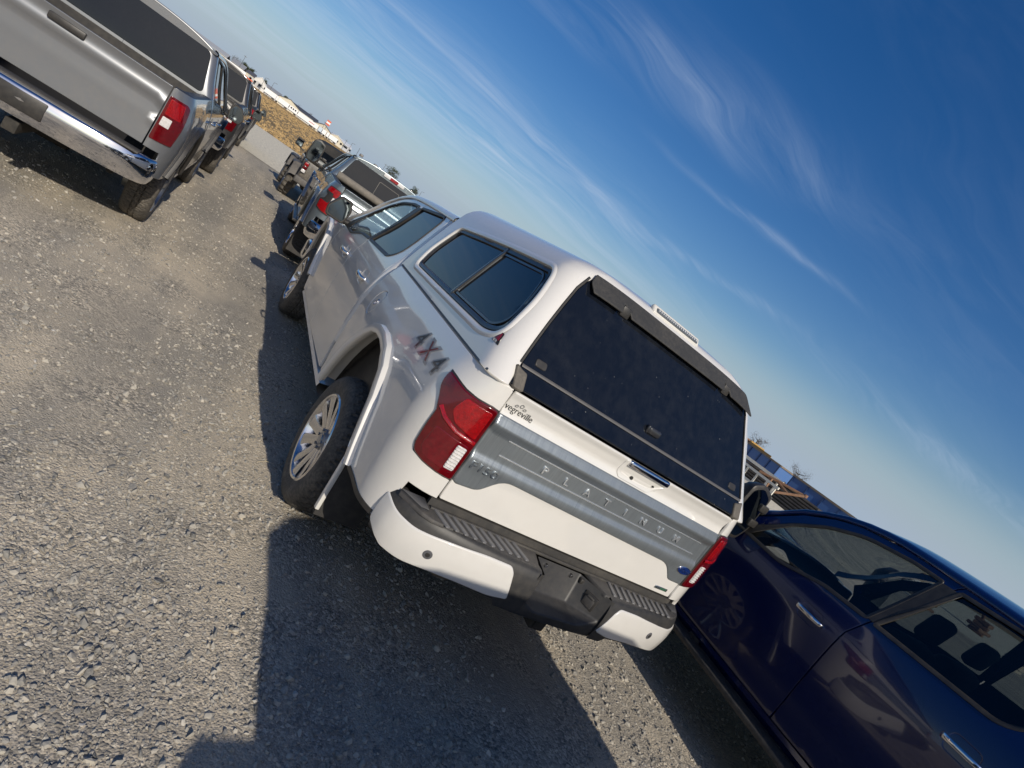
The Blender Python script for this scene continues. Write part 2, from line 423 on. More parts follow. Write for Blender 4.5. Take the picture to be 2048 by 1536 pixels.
cabc = Cap([(z, body.W(z), z) for z in (.5, .7, .9, 1.1, 1.2, 1.3, 1.4, 1.5, 1.6, 1.7, 1.8, 1.86)], [(.5, 1.905), (1.3, 1.905), (1.86, 1.975)], .085, 1.905)
ARCH = [(1.72, .55), (1.665, .66), (1.60, .76), (1.52, .865), (1.43, .965), (1.34, 1.045), (1.25, 1.10), (1.15, 1.125), (1.03, 1.128), (.90, 1.105), (.78, 1.045), (.675, .93), (.605, .79), (.56, .69), (.535, .63)]
railz = spl([(1.9, 1.874), (2.6, 1.872), (3.15, 1.858), (3.45, 1.81), (3.78, 1.655), (3.93, 1.51), (4.12, 1.36), (4.32, 1.25)])
railx = lambda y: body.W(railz(y)) + .006
def roofm(u, y, off=0.):
    g = sst(3.2, 3.9, y); w = railx(y); c = .085 * (1 - g) + .05 * g; uu = min(abs(u), 1)
    k = 1 - uu ** 2.8
    return (u * w, y + .17 * g * (1 - uu * uu), railz(y) + c * k * (1 if y < 3.9 else 1 - .6 * sst(3.9, 4.3, y)) + off)
def hoodm(x, y, off=0.):
    e = 1.235 - (y - 4.2) * .06 - .05 * sst(5.2, 5.85, y); k = 1 - min(1, abs(x) / .99) ** 2.2
    return (x, y + .06 * sst(5.2, 5.7, y) * k, e + .085 * k + off)
def tgm(x, z, off=0.):
    y = .06 + .010 * math.exp(-((z - 1.350) / .032) ** 2) - .010 * sst(1.39, 1.425, z)
    y -= .012 * math.exp(-((z - 1.270) / .020) ** 2)
    y += .008 * sst(1.250, 1.232, z) * sst(1.100, 1.130, z)
    y -= .006 * math.exp(-((z - 1.085) / .03) ** 2)
    return (x, y - off + .004 * (x / .8) ** 2, z)
# bumper: plan curve by running length
_bp = [(0, -.135), (.3, -.125), (.55, -.10), (.74, -.06), (.855, -.005), (.922, .072), (.944, .17), (.950, .30)]
_bl = [0.]
for _i in range(1, len(_bp)): _bl.append(_bl[-1] + math.hypot(_bp[_i][0] - _bp[_i - 1][0], _bp[_i][1] - _bp[_i - 1][1]))
bpx = spl([(l, p[0]) for l, p in zip(_bl, _bp)]); bpy_ = spl([(l, p[1]) for l, p in zip(_bl, _bp)])
bprof = spl([(.50, -.06), (.56, -.02), (.62, .0), (.70, .008), (.78, .0), (.80, -.006), (.84, -.02)])
def bumpm(s, z, off=0.):
    a = abs(s); x = bpx(a); y = bpy_(a); o = bprof(z) + off
    dx = bpx(a + .005) - bpx(a - .005) if a > .005 else .01; dy = bpy_(a + .005) - bpy_(a - .005) if a > .005 else 0
    l = math.hypot(dx, dy); n = (dy / l, -dx / l)
    return ((x + n[0] * o) * (1 if s >= 0 else -1), y + n[1] * o, z)
def make_wheel(root, x, y, z, m_tyre, m_rim, m_dark, style='twin', r=.405, wd=.275, knobby=False, proto=None, name='wheel'):
    if proto:
        w = bpy.data.objects.new(name, proto.data); COL.objects.link(w); w.parent = root; kids = []
        for ch in proto.children:
            k = ch.copy(); COL.objects.link(k); k.parent = w
    else:
        mb = MB(); mb.cyl((.03, 0, 0), (.20, 0, 0), .17, 28); mb.cyl((.0, 0, 0), (.22, 0, 0), .06, 16)
        w = mb.build(name, m_dark, root, True, 40)
        rs = r * .665
        prof = [(rs - .012, .235), (rs, .262), (rs + .03, .270), (r * .84, .272), (r * .92, .262), (r * .965, .243), (r * .985, .225), (r, .205), (r, .168), (r - .009, .165), (r - .009, .158), (r + .001, .155), (r + .001, .142)]
        prof = prof + [(a, -b + .275) for a, b in reversed(prof)]
        n = 216 if not knobby else 72
        def mod(i, j, rr):
            if knobby:
                if 3 <= j <= len(prof) - 4 and rr > r * .9: return rr + (.016 if (i // 2 + (j < len(prof) / 2)) % 2 else -.012)
                return rr
            if rr > r * .975 and 6 <= j <= len(prof) - 7:
                ph = (i + (j * 2 if j < 13 else -j * 2)) % 6
                if ph == 0: return rr - .012
            return rr
        rows = lathe(prof, n, 'x', mod); rows = [[(.137 - (a - 0.), b, c) for a, b, c in rw] for rw in rows]
        # a runs outboard: local -x is outboard
        t = MB(); t.grid(rows, True); tw = t.build('tyre', m_tyre, w, True, 30)
        rim = MB()
        prof2 = [(rs + .004, -.124), (rs - .006, -.132), (rs - .016, -.128), (rs - .022, -.11), (rs - .03, -.06), (rs - .05, .05), (rs - .05, .11)]
        rim.grid([[(a, rr * math.cos(q), rr * math.sin(q)) for q in [2 * math.pi * i / 72 for i in range(72)]] for rr, a in prof2], True)
        ns = 6 if style == 'twin' else 5
        for i in range(ns):
            a0 = 2 * math.pi * i / ns + .2
            M = Matrix.Rotation(a0, 4, 'X')
            bars = ((-1, .044), (1, .044)) if style == 'twin' else ((0, .06),)
            for sg, hw in bars:
                # each bar runs from the hub to the lip, deeper at the hub
                ro = rs - .014; pts = []
                for rr, cx, w0, xo in ((.045, .020 * sg, hw * .95, -.078), (.12, .030 * sg, hw * .66, -.094), (.19, .047 * sg, hw * .72, -.108), (ro, .075 * sg, hw * 1.05, -.124)):
                    pts.append([M @ Vector((xo + .045, cx - w0, rr)), M @ Vector((xo + .004, cx - w0, rr)), M @ Vector((xo, cx - w0 * .7, rr)), M @ Vector((xo, cx + w0 * .7, rr)), M @ Vector((xo + .004, cx + w0, rr)), M @ Vector((xo + .045, cx + w0, rr))])
                rim.grid(pts)
        ri = rim.build('rim', m_rim, w, True, 30)
        hb = MB(); hb.cyl((-.045, 0, 0), (-.088, 0, 0), .070, 28, .060); hb.cyl((-.088, 0, 0), (-.096, 0, 0), .036, 20, .03)
        for i in range(6):
            q = 2 * math.pi * i / 6; hb.cyl((-.06, .053 * math.cos(q), .053 * math.sin(q)), (-.10, .053 * math.cos(q), .053 * math.sin(q)), .010, 6)
        hb.build('hub_cap', m_dark, w, True, 35)
    w.location = (x, y, z); w.rotation_euler = (0, 0, math.pi if x > 0 else 0)
    return w
def both(fn):
    for mir in (False, True): fn(mir)
SX = lambda mir: 1 if mir else -1
def make_pickup(name, label, cat, C, loc=(0, 0, 0), rz=0, group=None):
    T = empty(name, loc, rz, label, cat, group)
    PM = C['paint']; TR = C.get('trim', BLACK()); det = C.get('h', .06)
    S = body.side
    bp = lambda pts, rr=.0, n=3: fillet(pts, rr, n)
    # --- bed
    def bed(mir):
        holes = []
        if C.get('fuel') and not mir: holes = [[(1.62 + .088 * math.cos(q), 1.184 + .088 * math.sin(q)) for q in [2 * math.pi * i / 28 for i in range(28)]]]
        o = [(-.072, .868), (-.072, 1.415), (-.05, 1.425), (1.87, 1.425), (1.88, 1.41), (1.885, .56)] + ARCH + [(.13, .65), (.10, .70), (.07, .868)]
        panel('bed_side', o, S, -1, PM, T, holes, h=det, mirror=mir)
        if holes: 
            fd = panel('fuel_door', [(1.62 + .083 * math.cos(q), 1.184 + .083 * math.sin(q)) for q in [2 * math.pi * i / 28 for i in range(28)]], S, -1, PM, T, h=.04, off=-.001, mirror=mir)
            strip('badge_ring', [(1.60 + .013 * math.cos(q), 1.184 + .022 * math.sin(q)) for q in [2 * math.pi * i / 18 for i in range(18)]], [(-.004, .0), (-.004, .005), (0, .006), (.004, .005), (.005, 0)], S, CHROME(), fd, mir, h=.02)
    both(bed)
    def bedrail(mir):
        rows = []
        for i in range(48):
            s_ = -.072 + (1.885 + .072) * (i / 47) ** 1.5
            rows.append([S(s_, 1.420, -.004), S(s_, 1.427, -.008), S(s_, 1.430, -.030), S(s_, 1.430, -.095), S(s_, 1.395, -.100)])
        if mir: rows = [[(-a, b, c) for a, b, c in r] for r in rows]
        m_ = MB(); m_.grid(rows); m_.build('bed_rail', C.get('rail_mat', TR), T, True, 60)
    both(bedrail)
    # --- doors with real window openings
    FD = [(3.024, .505), (4.045, .505), (4.06, 1.22), (4.10, 1.30), (3.925, 1.468), (3.775, 1.618), (3.60, 1.725), (3.45, 1.785), (3.15, 1.834), (2.80, 1.852), (2.832, 1.80), (2.975, 1.35), (3.018, 1.22)]
    FW = [(3.0, 1.365), (3.31, 1.345, .05), (3.62, 1.268, .05), (4.02, 1.268), (3.86, 1.418), (3.765, 1.525, .02), (3.60, 1.65, .05), (3.38, 1.748, .08), (3.08, 1.795, .03), (2.90, 1.80, .01)]
    RD = [(2.0, .535), (3.014, .505), (3.010, 1.22), (2.966, 1.35), (2.823, 1.80), (2.790, 1.853), (2.20, 1.868), (2.085, 1.862, .03), (2.06, 1.80), (2.005, 1.42), (1.995, 1.2)]
    RW = [(2.25, 1.395, .06), (2.94, 1.367, .01), (2.79, 1.805, .01), (2.215, 1.845, .03), (2.160, 1.80, .03), (2.155, 1.47, .05)]
    def doors(mir):
        for nm, o, w, hs in (('front_door', FD, FW, 3.23), ('rear_door', RD, RW, 2.27)):
            W = bp(w, .02, 4)
            d = panel(nm, bp(o, .004, 2), S, -1, PM, T, [W], h=det, mirror=mir)
            strip('window_seal', W, [(-.012, .002), (-.010, .006), (0, .006), (.010, .002), (.012, -.012)], S, TR, d, mir)
            panel('window', offs(dens(W, .04), .006), S, -1, C.get('side_glass', GLASS_CLEAR()) if (nm == 'front_door' or not C.get('privacy', 1)) else GLASS_DARK(), d, h=.08, off=-.010, mirror=mir, D=.004)
            if C.get('handles', 1):
                hb = MB(); hz = 1.150 + (.03 if nm == 'rear_door' else 0)
                y0 = hs
                rows = []
                for k, (dy, o_, rr, dz) in enumerate(((-.115, .004, .010, 0), (-.10, .030, .014, .0), (-.05, .042, .016, .001), (.03, .043, .016, .002), (.075, .034, .018, .001), (.095, .010, .020, 0))):
                    p = Vector(S(y0 + dy, hz + dz, o_)); p.x *= -SX(mir) if False else 1
                    if mir: p.x = -p.x
                    rows.append([p + Vector((math.cos(q) * .009, 0, math.sin(q) * rr)) for q in [2 * math.pi * i / 10 for i in range(10)]])
                hb.grid(rows, True); hb.f.append(tuple(range(10))); hb.f.append(tuple(range(50, 60))[::-1])
                hb.build('handle', C.get('handle_mat', CHROME()), d, True, 60)
                strip('handle_cup', bp([(y0 - .085, hz - .055), (y0 + .075, hz - .055), (y0 + .075, hz + .055), (y0 - .085, hz + .055)], .04, 5), [(0, .0015), (.004, .001), (.008, -.003)], S, PM, d, mir)
    both(doors)
    def bpillar(mir):
        panel('pillar_cover', [(2.955, 1.37), (3.005, 1.37), (2.90, 1.795), (2.775, 1.80), (2.83, 1.66)], S, -1, TR, T, h=.08, off=.0045, mirror=mir, D=.004)
    both(bpillar)
    # --- cab back and its corners, seen between the bed and the doors
    cc = cabc; s0 = cc.sc - cc.L - .75
    panel('cab_back', [(s0, .75), (1.990, .75), (1.990, 1.24), (1.996, 1.42), (1.992, 1.862), (s0, 1.862)], cc.side, -1, PM, T, h=det)
    panel('cab_back', [(s0, .75), (1.990, .75), (1.990, 1.24), (1.996, 1.42), (1.992, 1.862), (s0, 1.862)], cc.side, -1, PM, T, h=det, mirror=True)
    RWm = lambda x, z, off=0.: (x, cc.yr(z) - off, z)
    rw = panel('rear_window', bp([(-.815, 1.43), (.815, 1.43), (.700, 1.855), (-.700, 1.855)], .06, 5), RWm, 1, GLASS_DARK(), T, h=.1, off=.006)
    if C.get('slider'):
        strip('slider_frame', bp([(-.20, 1.49), (.20, 1.49), (.20, 1.775), (-.20, 1.775)], .03, 4), [(0, .007), (.003, .013), (.012, .013), (.015, .007)], RWm, TR, rw)
    rows = []
    for i in range(25):
        u = -1 + 2 * i / 24; a = roofm(u, 1.968, -.004); rows.append([(a[0] * .995, 1.972, 1.852), (a[0] * .998, 1.970, a[2] - .004), (a[0], 1.985, a[2] + .002)])
    m_ = MB(); m_.grid(rows); m_.build('cab_header', PM, T, True, 60)
    # --- roof, windshield, hood, fenders
    panel('roof', [(-1, 1.965), (1, 1.965), (1, 3.42), (-1, 3.42)], roofm, 1, PM, T, h=.1)
    ws = panel('windshield', [(-.985, 3.43), (.985, 3.43), (.985, 4.27), (-.985, 4.27)], roofm, 1, GLASS_CLEAR(), T, h=.12, off=-.01, D=.004)
    def apil(mir):
        sx = SX(mir); rows = []
        for y in [2.0 + .12 * i for i in range(20)]:
            z = railz(y); x = railx(y)
            rows.append([(sx * (x + .012), y, z - .022), (sx * (x + .014), y, z - .004), (sx * (x - .004), y, z + .016), (sx * (x - .04), y + .0, z + .026), (sx * (x - .06), y, z - .03)])
        mb = MB(); mb.grid(rows, True); mb.build('roof_rail', PM, T, True, 60)
    both(apil)
    AF = [(y + 3.68, z) for y, z in ARCH]
    def fend(mir):
        panel('front_fender', [(5.70, .62), (5.735, 1.08), (5.70, 1.135), (4.10, 1.232), (4.075, 1.22), (4.055, .51), (4.14, .50)] + AF[::-1] + [(5.45, .55)], S, -1, PM, T, h=det, mirror=mir)
        for arch, nm in ((ARCH, 'fender_flare'), (AF, 'fender_flare')):
            o = C.get('flare_out', .022); fm = C.get('flare_mat', PM)
            strip(nm, arch, [(0.012, .0), (.011, o * .8), (.006, o), (-.030, o * 1.15), (-.043, o * 1.05), (-.048, o * .5), (-.050, -.03), (-.052, -.10)], S, fm, T, mir, closed=False, h=.04)
            yc = arch[7][0] + .07
            strip('wheel_house', arch, [(-.051, -.09), (-.046, -.42)], S, UNDER(), T, mir, closed=False, h=.12)
    both(fend)
    panel('hood', [(-.985, 4.18), (.985, 4.18), (.985, 5.60), (.90, 5.72), (-.90, 5.72), (-.985, 5.60)], hoodm, 1, PM, T, h=.14)
    fr = MB(); fr.bbox(-.90, .90, 5.60, 5.80, .72, 1.13, .04, 3); g = fr.build('grille', C.get('grille', BLACK()), T, True, 40)
    gb = MB()
    for i in range(4): gb.bbox(-.58, .58, 5.80, 5.82, .78 + i * .09, .80 + i * .09, .004, 1)
    gb.build('grille_bar', CHROME(), g, True)
    for sx in (-1, 1):
        hl = MB(); hl.bbox(sx * .62 if sx > 0 else -.93, .93 if sx > 0 else -.62, 5.62, 5.825, .86, 1.10, .03, 2); hl.build('headlight', WHITE_LENS(), T, True, 40)
    fb = MB(); fb.bbox(-.97, .97, 5.62, 5.93, .48, .73, .05, 3); fb.build('front_bumper', C.get('bumper', CHROME()), T, True, 50)
    # --- rocker and underside
    def rock(mir):
        sx = SX(mir); mb = MB(); rows = []
        for y in (1.80, 2.2, 2.8, 3.4, 4.0, 4.13): rows.append([(sx * a, y, b) for a, b in ((.978, .50), (.985, .47), (.95, .425), (.80, .40), (.80, .52))])
        mb.grid(rows, True); mb.build('rocker_panel', C.get('rocker', PM), T, True, 40)
    both(rock)
    ub = MB(); ub.box(-.52, .52, .55, 5.6, .50, .60); ub.box(-.80, .80, 1.9, 4.1, .48, .53); ub.box(-.50, -.42, .50, 5.6, .44, .52); ub.box(.42, .50, .50, 5.6, .44, .52)
    ub.cyl((-.78, 1.22, .40), (.78, 1.22, .40), .05, 12); ub.cyl((-.15, 1.22, .40), (.15, 1.22, .40), .15, 14); ub.cyl((-.78, 4.9, .40), (.78, 4.9, .40), .04, 12)
    ub.cyl((.62, .45, .46), (.5, 2.2, .46), .035, 12)
    ub.build('chassis', UNDER(), T, True, 40)
    inn = MB(); inn.box(-.90, .90, .34, 1.90, .62, .66); inn.box(-.90, -.86, .34, 1.9, .66, 1.40); inn.box(.86, .90, .34, 1.9, .66, 1.40); inn.box(-.76, .76, .11, .34, .62, .66); inn.box(-.86, .86, 1.86, 1.895, .66, 1.40)
    inn.build('bed_floor', C.get('bedmat', BLACK()), T)
    # --- cabin
    ins = MB(); ins.box(-.86, .86, 1.99, 4.2, .60, .66); ins.bbox(-.80, .80, 3.80, 4.22, .85, 1.17, .06, 3); ins.build('dashboard', PLAST(), T, True, 40)
    sm = C.get('seat', PLAST())
    for x, y, w in ((-.40, 3.05, .27), (.40, 3.05, .27), (-.40, 2.15, .33), (.40, 2.15, .33)):
        st = MB(); M = Matrix.Translation((x, y, .78)) @ Matrix.Rotation(R(12), 4, 'X')
        st.bbox(-w, w, -.06, .10, 0, .62, .05, 3, M); st.bbox(-.13, .13, -.03, .06, .66, .86, .04, 3, M); st.bbox(-w, w, .05, .52, -.06, .10, .05, 3, M)
        st.build('seat', sm, T, True, 50)
    sw = MB(); M = Matrix.Translation((-.40, 3.66, 1.10)) @ Matrix.Rotation(R(-62), 4, 'X')
    sw.tube([M @ Vector((.185 * math.cos(q), .185 * math.sin(q), 0)) for q in [2 * math.pi * i / 24 for i in range(25)]], .015, 8); sw.bbox(-.17, .17, -.03, .03, -.02, .01, .01, 1, M)
    sw.build('steering_wheel', PLAST(), T, True, 60)
    # --- tailgate, lamps, bumper by style
    C['rear'](T, C)
    # --- mirrors
    C['mirrors'](T, C)
    # --- wheels
    pr = None
    for x in (-.863, .863):
        for y in (1.22, 4.90):
            w = make_wheel(T, x, y, .400, TYRE(), C.get('rim', ALU()), C.get('hubm', ALUD()), C.get('spokes', 'twin'), proto=pr, knobby=C.get('knobby', False)); pr = pr or w
    return T
def poly_plate(name, pts, y0, y1, m, parent, b=.0, M=None):
    """flat polygon in x,z with depth along y"""
    mb = MB(); mb.prism(pts, lambda a, c: (a, y0, c) if M is None else M @ Vector((a, y0, c)), lambda a, c: (a, y1, c) if M is None else M @ Vector((a, y1, c)))
    return mb.build(name, m, parent, True, 30)
def mirror_assembly(T, C, glass, back, mount, sx, y, name='side_mirror', gm=None):
    """glass: polygon (x,z) for the left side, seen from behind"""
    f = (lambda p: p) if sx < 0 else (lambda p: (-p[0], p[1]))
    hs = MB(); rows = []
    cx = sum(p[0] for p in back) / len(back); cz = sum(p[1] for p in back) / len(back)
    for k, dy in ((.93, 0), (1.0, .008), (1.0, .035), (.93, .085), (.72, .13), (.3, .15)): rows.append([(f((cx + (p[0] - cx) * k, 0))[0], y + dy, cz + (p[1] - cz) * k) for p in back])
    hs.grid(rows, True); n = len(back); hs.f.append(tuple(range(len(hs.v) - n, len(hs.v)))); hs.f.append(tuple(range(n))[::-1])
    h = hs.build(name, C.get('mirror_mat', BLACK()), T, True, 40)
    g = MB(); g.prism([f(p) for p in glass], lambda a, c: (a, y - .004, c), lambda a, c: (a, y + .004, c))
    g.build('mirror_glass', gm or mat('mirror_glass', (.20, .235, .25), .04, 1.), h, False)
    a = MB()
    for p0, p1, r in mount: a.tube([(f((p0[0], 0))[0], p0[1], p0[2]), (f(((p0[0] + p1[0]) / 2, 0))[0], (p0[1] + p1[1]) / 2, (p0[2] + p1[2]) / 2 - .005), (f((p1[0], 0))[0], p1[1], p1[2])], r, 10)
    a.build('mirror_arm', C.get('arm_mat', BLACK()), h, True, 60)
    return h
def mirrors_hero(T, C):
    for sx in (-1, 1):
        G = fillet([(-1.215, 1.345), (-1.150, 1.455), (-1.062, 1.457), (-1.030, 1.375), (-1.050, 1.270), (-1.20, 1.275)], .018, 4)
        B = fillet([(-1.232, 1.345), (-1.160, 1.476), (-1.045, 1.476), (-1.012, 1.375), (-1.035, 1.247), (-1.215, 1.252)], .025, 4)
        mirror_assembly(T, C, G, B, [((-.97, 4.02, 1.29), (-1.08, 4.05, 1.28), .028)], sx, 3.98)
def mirrors_tow(T, C):
    dy = C.get('mirror_y', 3.98); dx = C.get('mirror_dx', 0); dz = C.get('mirror_dz', 0)
    for sx in (-1, 1):
        G = fillet([(-1.33, 1.30), (-1.315, 1.56), (-1.23, 1.60), (-1.12, 1.55), (-1.11, 1.30), (-1.16, 1.20), (-1.30, 1.20)], .03, 4)
        B = fillet([(-1.355, 1.30), (-1.335, 1.585), (-1.23, 1.63), (-1.095, 1.58), (-1.085, 1.28), (-1.14, 1.175), (-1.32, 1.175)], .03, 4)
        G = [(a + dx, b + dz) for a, b in G]; B = [(a + dx, b + dz) for a, b in B]
        h = mirror_assembly(T, C, G, B, [((-.955, dy + .03, 1.335), (-1.16, dy + .05, 1.36), .026), ((-.95, dy + .03, 1.45), (-1.16, dy + .05, 1.49), .026)], sx, dy)
        mk = MB(); f = -1 if sx < 0 else 1
        for z in (1.345, 1.475): mk.bbox(min(f * .97, f * 1.06), max(f * .97, f * 1.06), dy - .02, dy + .06, z - .028, z + .028, .008, 2)
        mk.build('mirror_bracket', BLACK(), h, True, 40)
def sail(T, C):
    q = C.get('sail', [(4.03, 1.272), (3.86, 1.272), (3.80, 1.50), (3.87, 1.42)])
    def one(mir): panel('mirror_sail', q, body.side, -1, BLACK(), T, h=.06, off=.004, mirror=mir, D=.01)
    both(one)
# ------------------------------------------------------------------ rear ends
STEEL = lambda: mat('brushed_steel_panel', (.27, .30, .32), .34, .65, .3, brush=(420, 6, 7), dust=.08)
EMB = lambda: mat('raised_steel_letter', (.85, .88, .90), .25, .8, .3)
LAMPO = [(-.070, 1.315), (-.03, 1.318), (.05, 1.312), (.12, 1.314), (.20, 1.326), (.245, 1.330), (.238, 1.29), (.222, 1.262), (.19, 1.232), (.150, 1.180), (.146, 1.11), (.140, 1.02), (.125, .99), (.07, .978), (0, .972), (-.070, .969)]
def taillights_hero(T, C):
    for mir in (False, True):
        S = body.side
        lp = panel('taillight', fillet(LAMPO, .012, 2), S, -1, RED(), T, h=.03, off=.012, mirror=mir, e=.006, D=.02, edge=.9)
        panel('lamp_gasket', offs(dens(LAMPO, .04), -.006), S, -1, BLACK(), lp, h=.05, off=.002, mirror=mir, D=.004)
        panel('brake_lens', fillet([(-.052, 1.30), (.085, 1.295), (.10, 1.225), (.06, 1.185), (-.052, 1.165)], .015, 3), S, -1, RED2(), lp, h=.025, off=.0145, mirror=mir, e=.004)  # inner lens; the sunlit patch inside the lamp is put into its brighter red
        strip('lens_ridge', [(-.06, 1.152), (.03, 1.157), (.10, 1.178), (.145, 1.205)], [(-.010, .012), (-.005, .018), (.005, .018), (.010, .012)], S, RED2(), lp, mir, closed=False)
        panel('lower_lens', fillet([(-.052, 1.130), (.105, 1.135), (.112, 1.03), (.09, 1.0), (-.052, .992)], .015, 3), S, -1, mat('dark_red_lens', (.12, .002, .006), .06, coat=1, var=.3, vscale=40), lp, h=.03, off=.0135, mirror=mir, e=.004)
        rv = panel('reverse_lens', fillet([(-.050, 1.118), (-.008, 1.118), (-.008, 1.006), (-.050, 1.008)], .006, 2), S, -1, WHITE_LENS(), lp, h=.02, off=.016, mirror=mir)
        rb = MB()
        for i in range(8):
            z = 1.014 + i * .0135; q = [S(-.048, z, .0165), S(-.010, z, .0165), S(-.010, z + .008, .0165), S(-.048, z + .008, .0165), S(-.048, z + .004, .021), S(-.010, z + .004, .021)]
            if mir: q = [(-a, b, c) for a, b, c in q]
            rb.add(q, [(0, 1, 5, 4), (4, 5, 2, 3)])
        rb.build('lens_ribs', WHITE_LENS(), lp)
def tailgate_hero(T, C):
    PM = C['paint']
    tg = panel('tailgate', fillet([(-.768, .873), (.768, .873), (.768, 1.42), (-.768, 1.42)], .006, 2), tgm, 1, PM, T, h=.02)
    mb = MB(); mb.box(-.76, .76, .075, .11, .88, 1.41); mb.build('tailgate_inner', BLACK(), tg)
    AO = [(-.770, 1.316, .0), (.770, 1.316, .0), (.770, .966, .0), (.668, .966, .02), (.588, 1.045, .05), (-.555, 1.062, .05), (-.640, .970, .03), (-.75, .960, .01), (-.770, .972, .0)]
    def am(x, z, off=0.):
        a, b, c = tgm(x, z, off)
        return (a, b, c)
    ap = panel('steel_panel', fillet(AO), am, 1, STEEL(), tg, h=.018, off=.008, e=.010, edge=.8)
    for z in (1.226, 1.152):
        strip('embossed_line', fillet([(-.655, z), (.70, z - .003), (.70, z + .0015), (-.655, z + .0045)], .002, 2), [(-.002, .0075), (-.0005, .0110), (.001, .0110)], am, EMB(), ap, h=.05)
        panel('embossed_line', [(-.653, z + .001), (.698, z - .002), (.698, z + .0010), (-.653, z + .004)], am, 1, EMB(), ap, off=.0112, h=.08, e=.001)
    for i, ch in enumerate('PLATINUM'):
        x0 = -.417 + .1338 * i
        text('raised_letter', ch, .050, lambda x, y, z: am(x0 + x, 1.186 + y, z + .0105), EMB(), ap, ext=.004, sx=1.25, bold=.0003)
    fm = mat('badge_metal', (.60, .64, .66), .22, .9, .4)
    t0 = lambda x, y, z: am(-.679 + x, 1.070 + y, z + .010)
    text('model_badge', 'F150', .052, t0, fm, ap, ext=.004, sx=1.45, space=1.0)
    cx, cz = .718, 1.052
    el = lambda a, b, n=32: [(cx + a * math.cos(2 * math.pi * i / n), cz + b * math.sin(2 * math.pi * i / n)) for i in range(n)]
    ov = panel('oval_badge', el(.055, .0245), am, 1, CHROME(), ap, off=.012, h=.03, e=.004)
    panel('oval_face', el(.050, .0205), am, 1, mat('badge_blue', (.008, .025, .13), .15, coat=1), ov, off=.014, h=.03, e=.002)
    text('script_letters', 'Ford', .034, lambda x, y, z: am(cx + x, cz + y, z + .0145), CHROME(), ov, ext=.001, sx=1.25, shear=.35)
    eb = panel('engine_badge', fillet([(.625, .894), (.727, .896), (.727, .914), (.625, .912)], .002, 1), tgm, 1, mat('badge_silver', (.5, .52, .52), .25, .9), tg, off=.004, h=.05)
    text('badge_letters', 'ECO', .016, lambda x, y, z: tgm(.646 + x, .904 + y, z + .0045), mat('badge_dark', (.02, .04, .06), .4), eb, ext=.0005, sx=1.1)
    text('badge_letters', 'BOOST', .014, lambda x, y, z: tgm(.692 + x, .904 + y, z + .0045), mat('badge_green', (.02, .20, .08), .4), eb, ext=.0005)
    ink = mat('sticker_black', (.02, .02, .022), .5)
    text('dealer_sticker', 'vegreville', .042, lambda x, y, z: tgm(-.692 + x, 1.352 + y - x * .03, z + .003), ink, tg, ext=.0008, sx=.95, bold=-.0004)
    sb = MB()
    for (a, b, r, n) in ((-.700, 1.381, .0085, 9), (-.722, 1.372, .007, 8), (-.679, 1.371, .007, 8)):
        ring = [];
        for i in range(4 * n):
            q = math.pi * 2 * i / (4 * n); rr = r * (1.12 if (i // 2) % 2 else .95); ring.append((q, rr))
        rows = [[tgm(a + math.cos(q) * (rr - dr), b + math.sin(q) * (rr - dr), .0035) for q, rr in ring if (b + math.sin(q) * rr) > 1.3655] for dr in (0, .0022)]
        sb.grid(rows, False)
    sb.build('sticker_emblem', ink, tg, fix=False)
    # handle: painted recess with a chrome grip bar
    bz = [(-.083, 1.417, .008), (-.083, 1.345, .02), (-.055, 1.322, .008), (.05, 1.322, .01), (.15, 1.320, .01), (.232, 1.375, .02), (.245, 1.417, .008)]
    hm = lambda x, z, o=0.: (x, tgm(x, z)[1] - .001 - o, z)
    b = panel('handle_bezel', fillet(bz), hm, 1, PM, tg, [fillet([(-.055, 1.398, .006), (-.055, 1.350, .008), (.060, 1.338, .008), (.165, 1.345, .01), (.225, 1.385, .01), (.225, 1.402, .006)])], off=.004, h=.04)
    rec = MB(); rec.box(-.07, .235, tgm(0, 1.36)[1] + .030, tgm(0, 1.36)[1] + .034, 1.33, 1.41); rec.build('handle_recess', PM, b)
    sl = MB(); y = tgm(0, 1.37)[1]; sl.bbox(-.045, .17, y + .004, y + .03, 1.372, 1.377, .002, 1); sl.build('handle_slot', BLACK(), b)
    pl = MB(); pl.bbox(-.03, .20, y + .002, y + .028, 1.340, 1.366, .004, 2); pl.build('handle_plate', PM, b, True, 40)
    gr = MB(); gr.bbox(-.060, .232, y - .024, y + .006, 1.391, 1.424, .011, 4); gr.build('handle_grip', CHROME(), b, True, 50)
    ck = MB(); ck.cyl((.02, y + .004, 1.347), (.02, y - .003, 1.347), .010, 16); ck.cyl((.165, y + .002, 1.362), (.165, y - .006, 1.362), .005, 10); ck.build('lock_cylinder', BLACK(), b, True, 40)
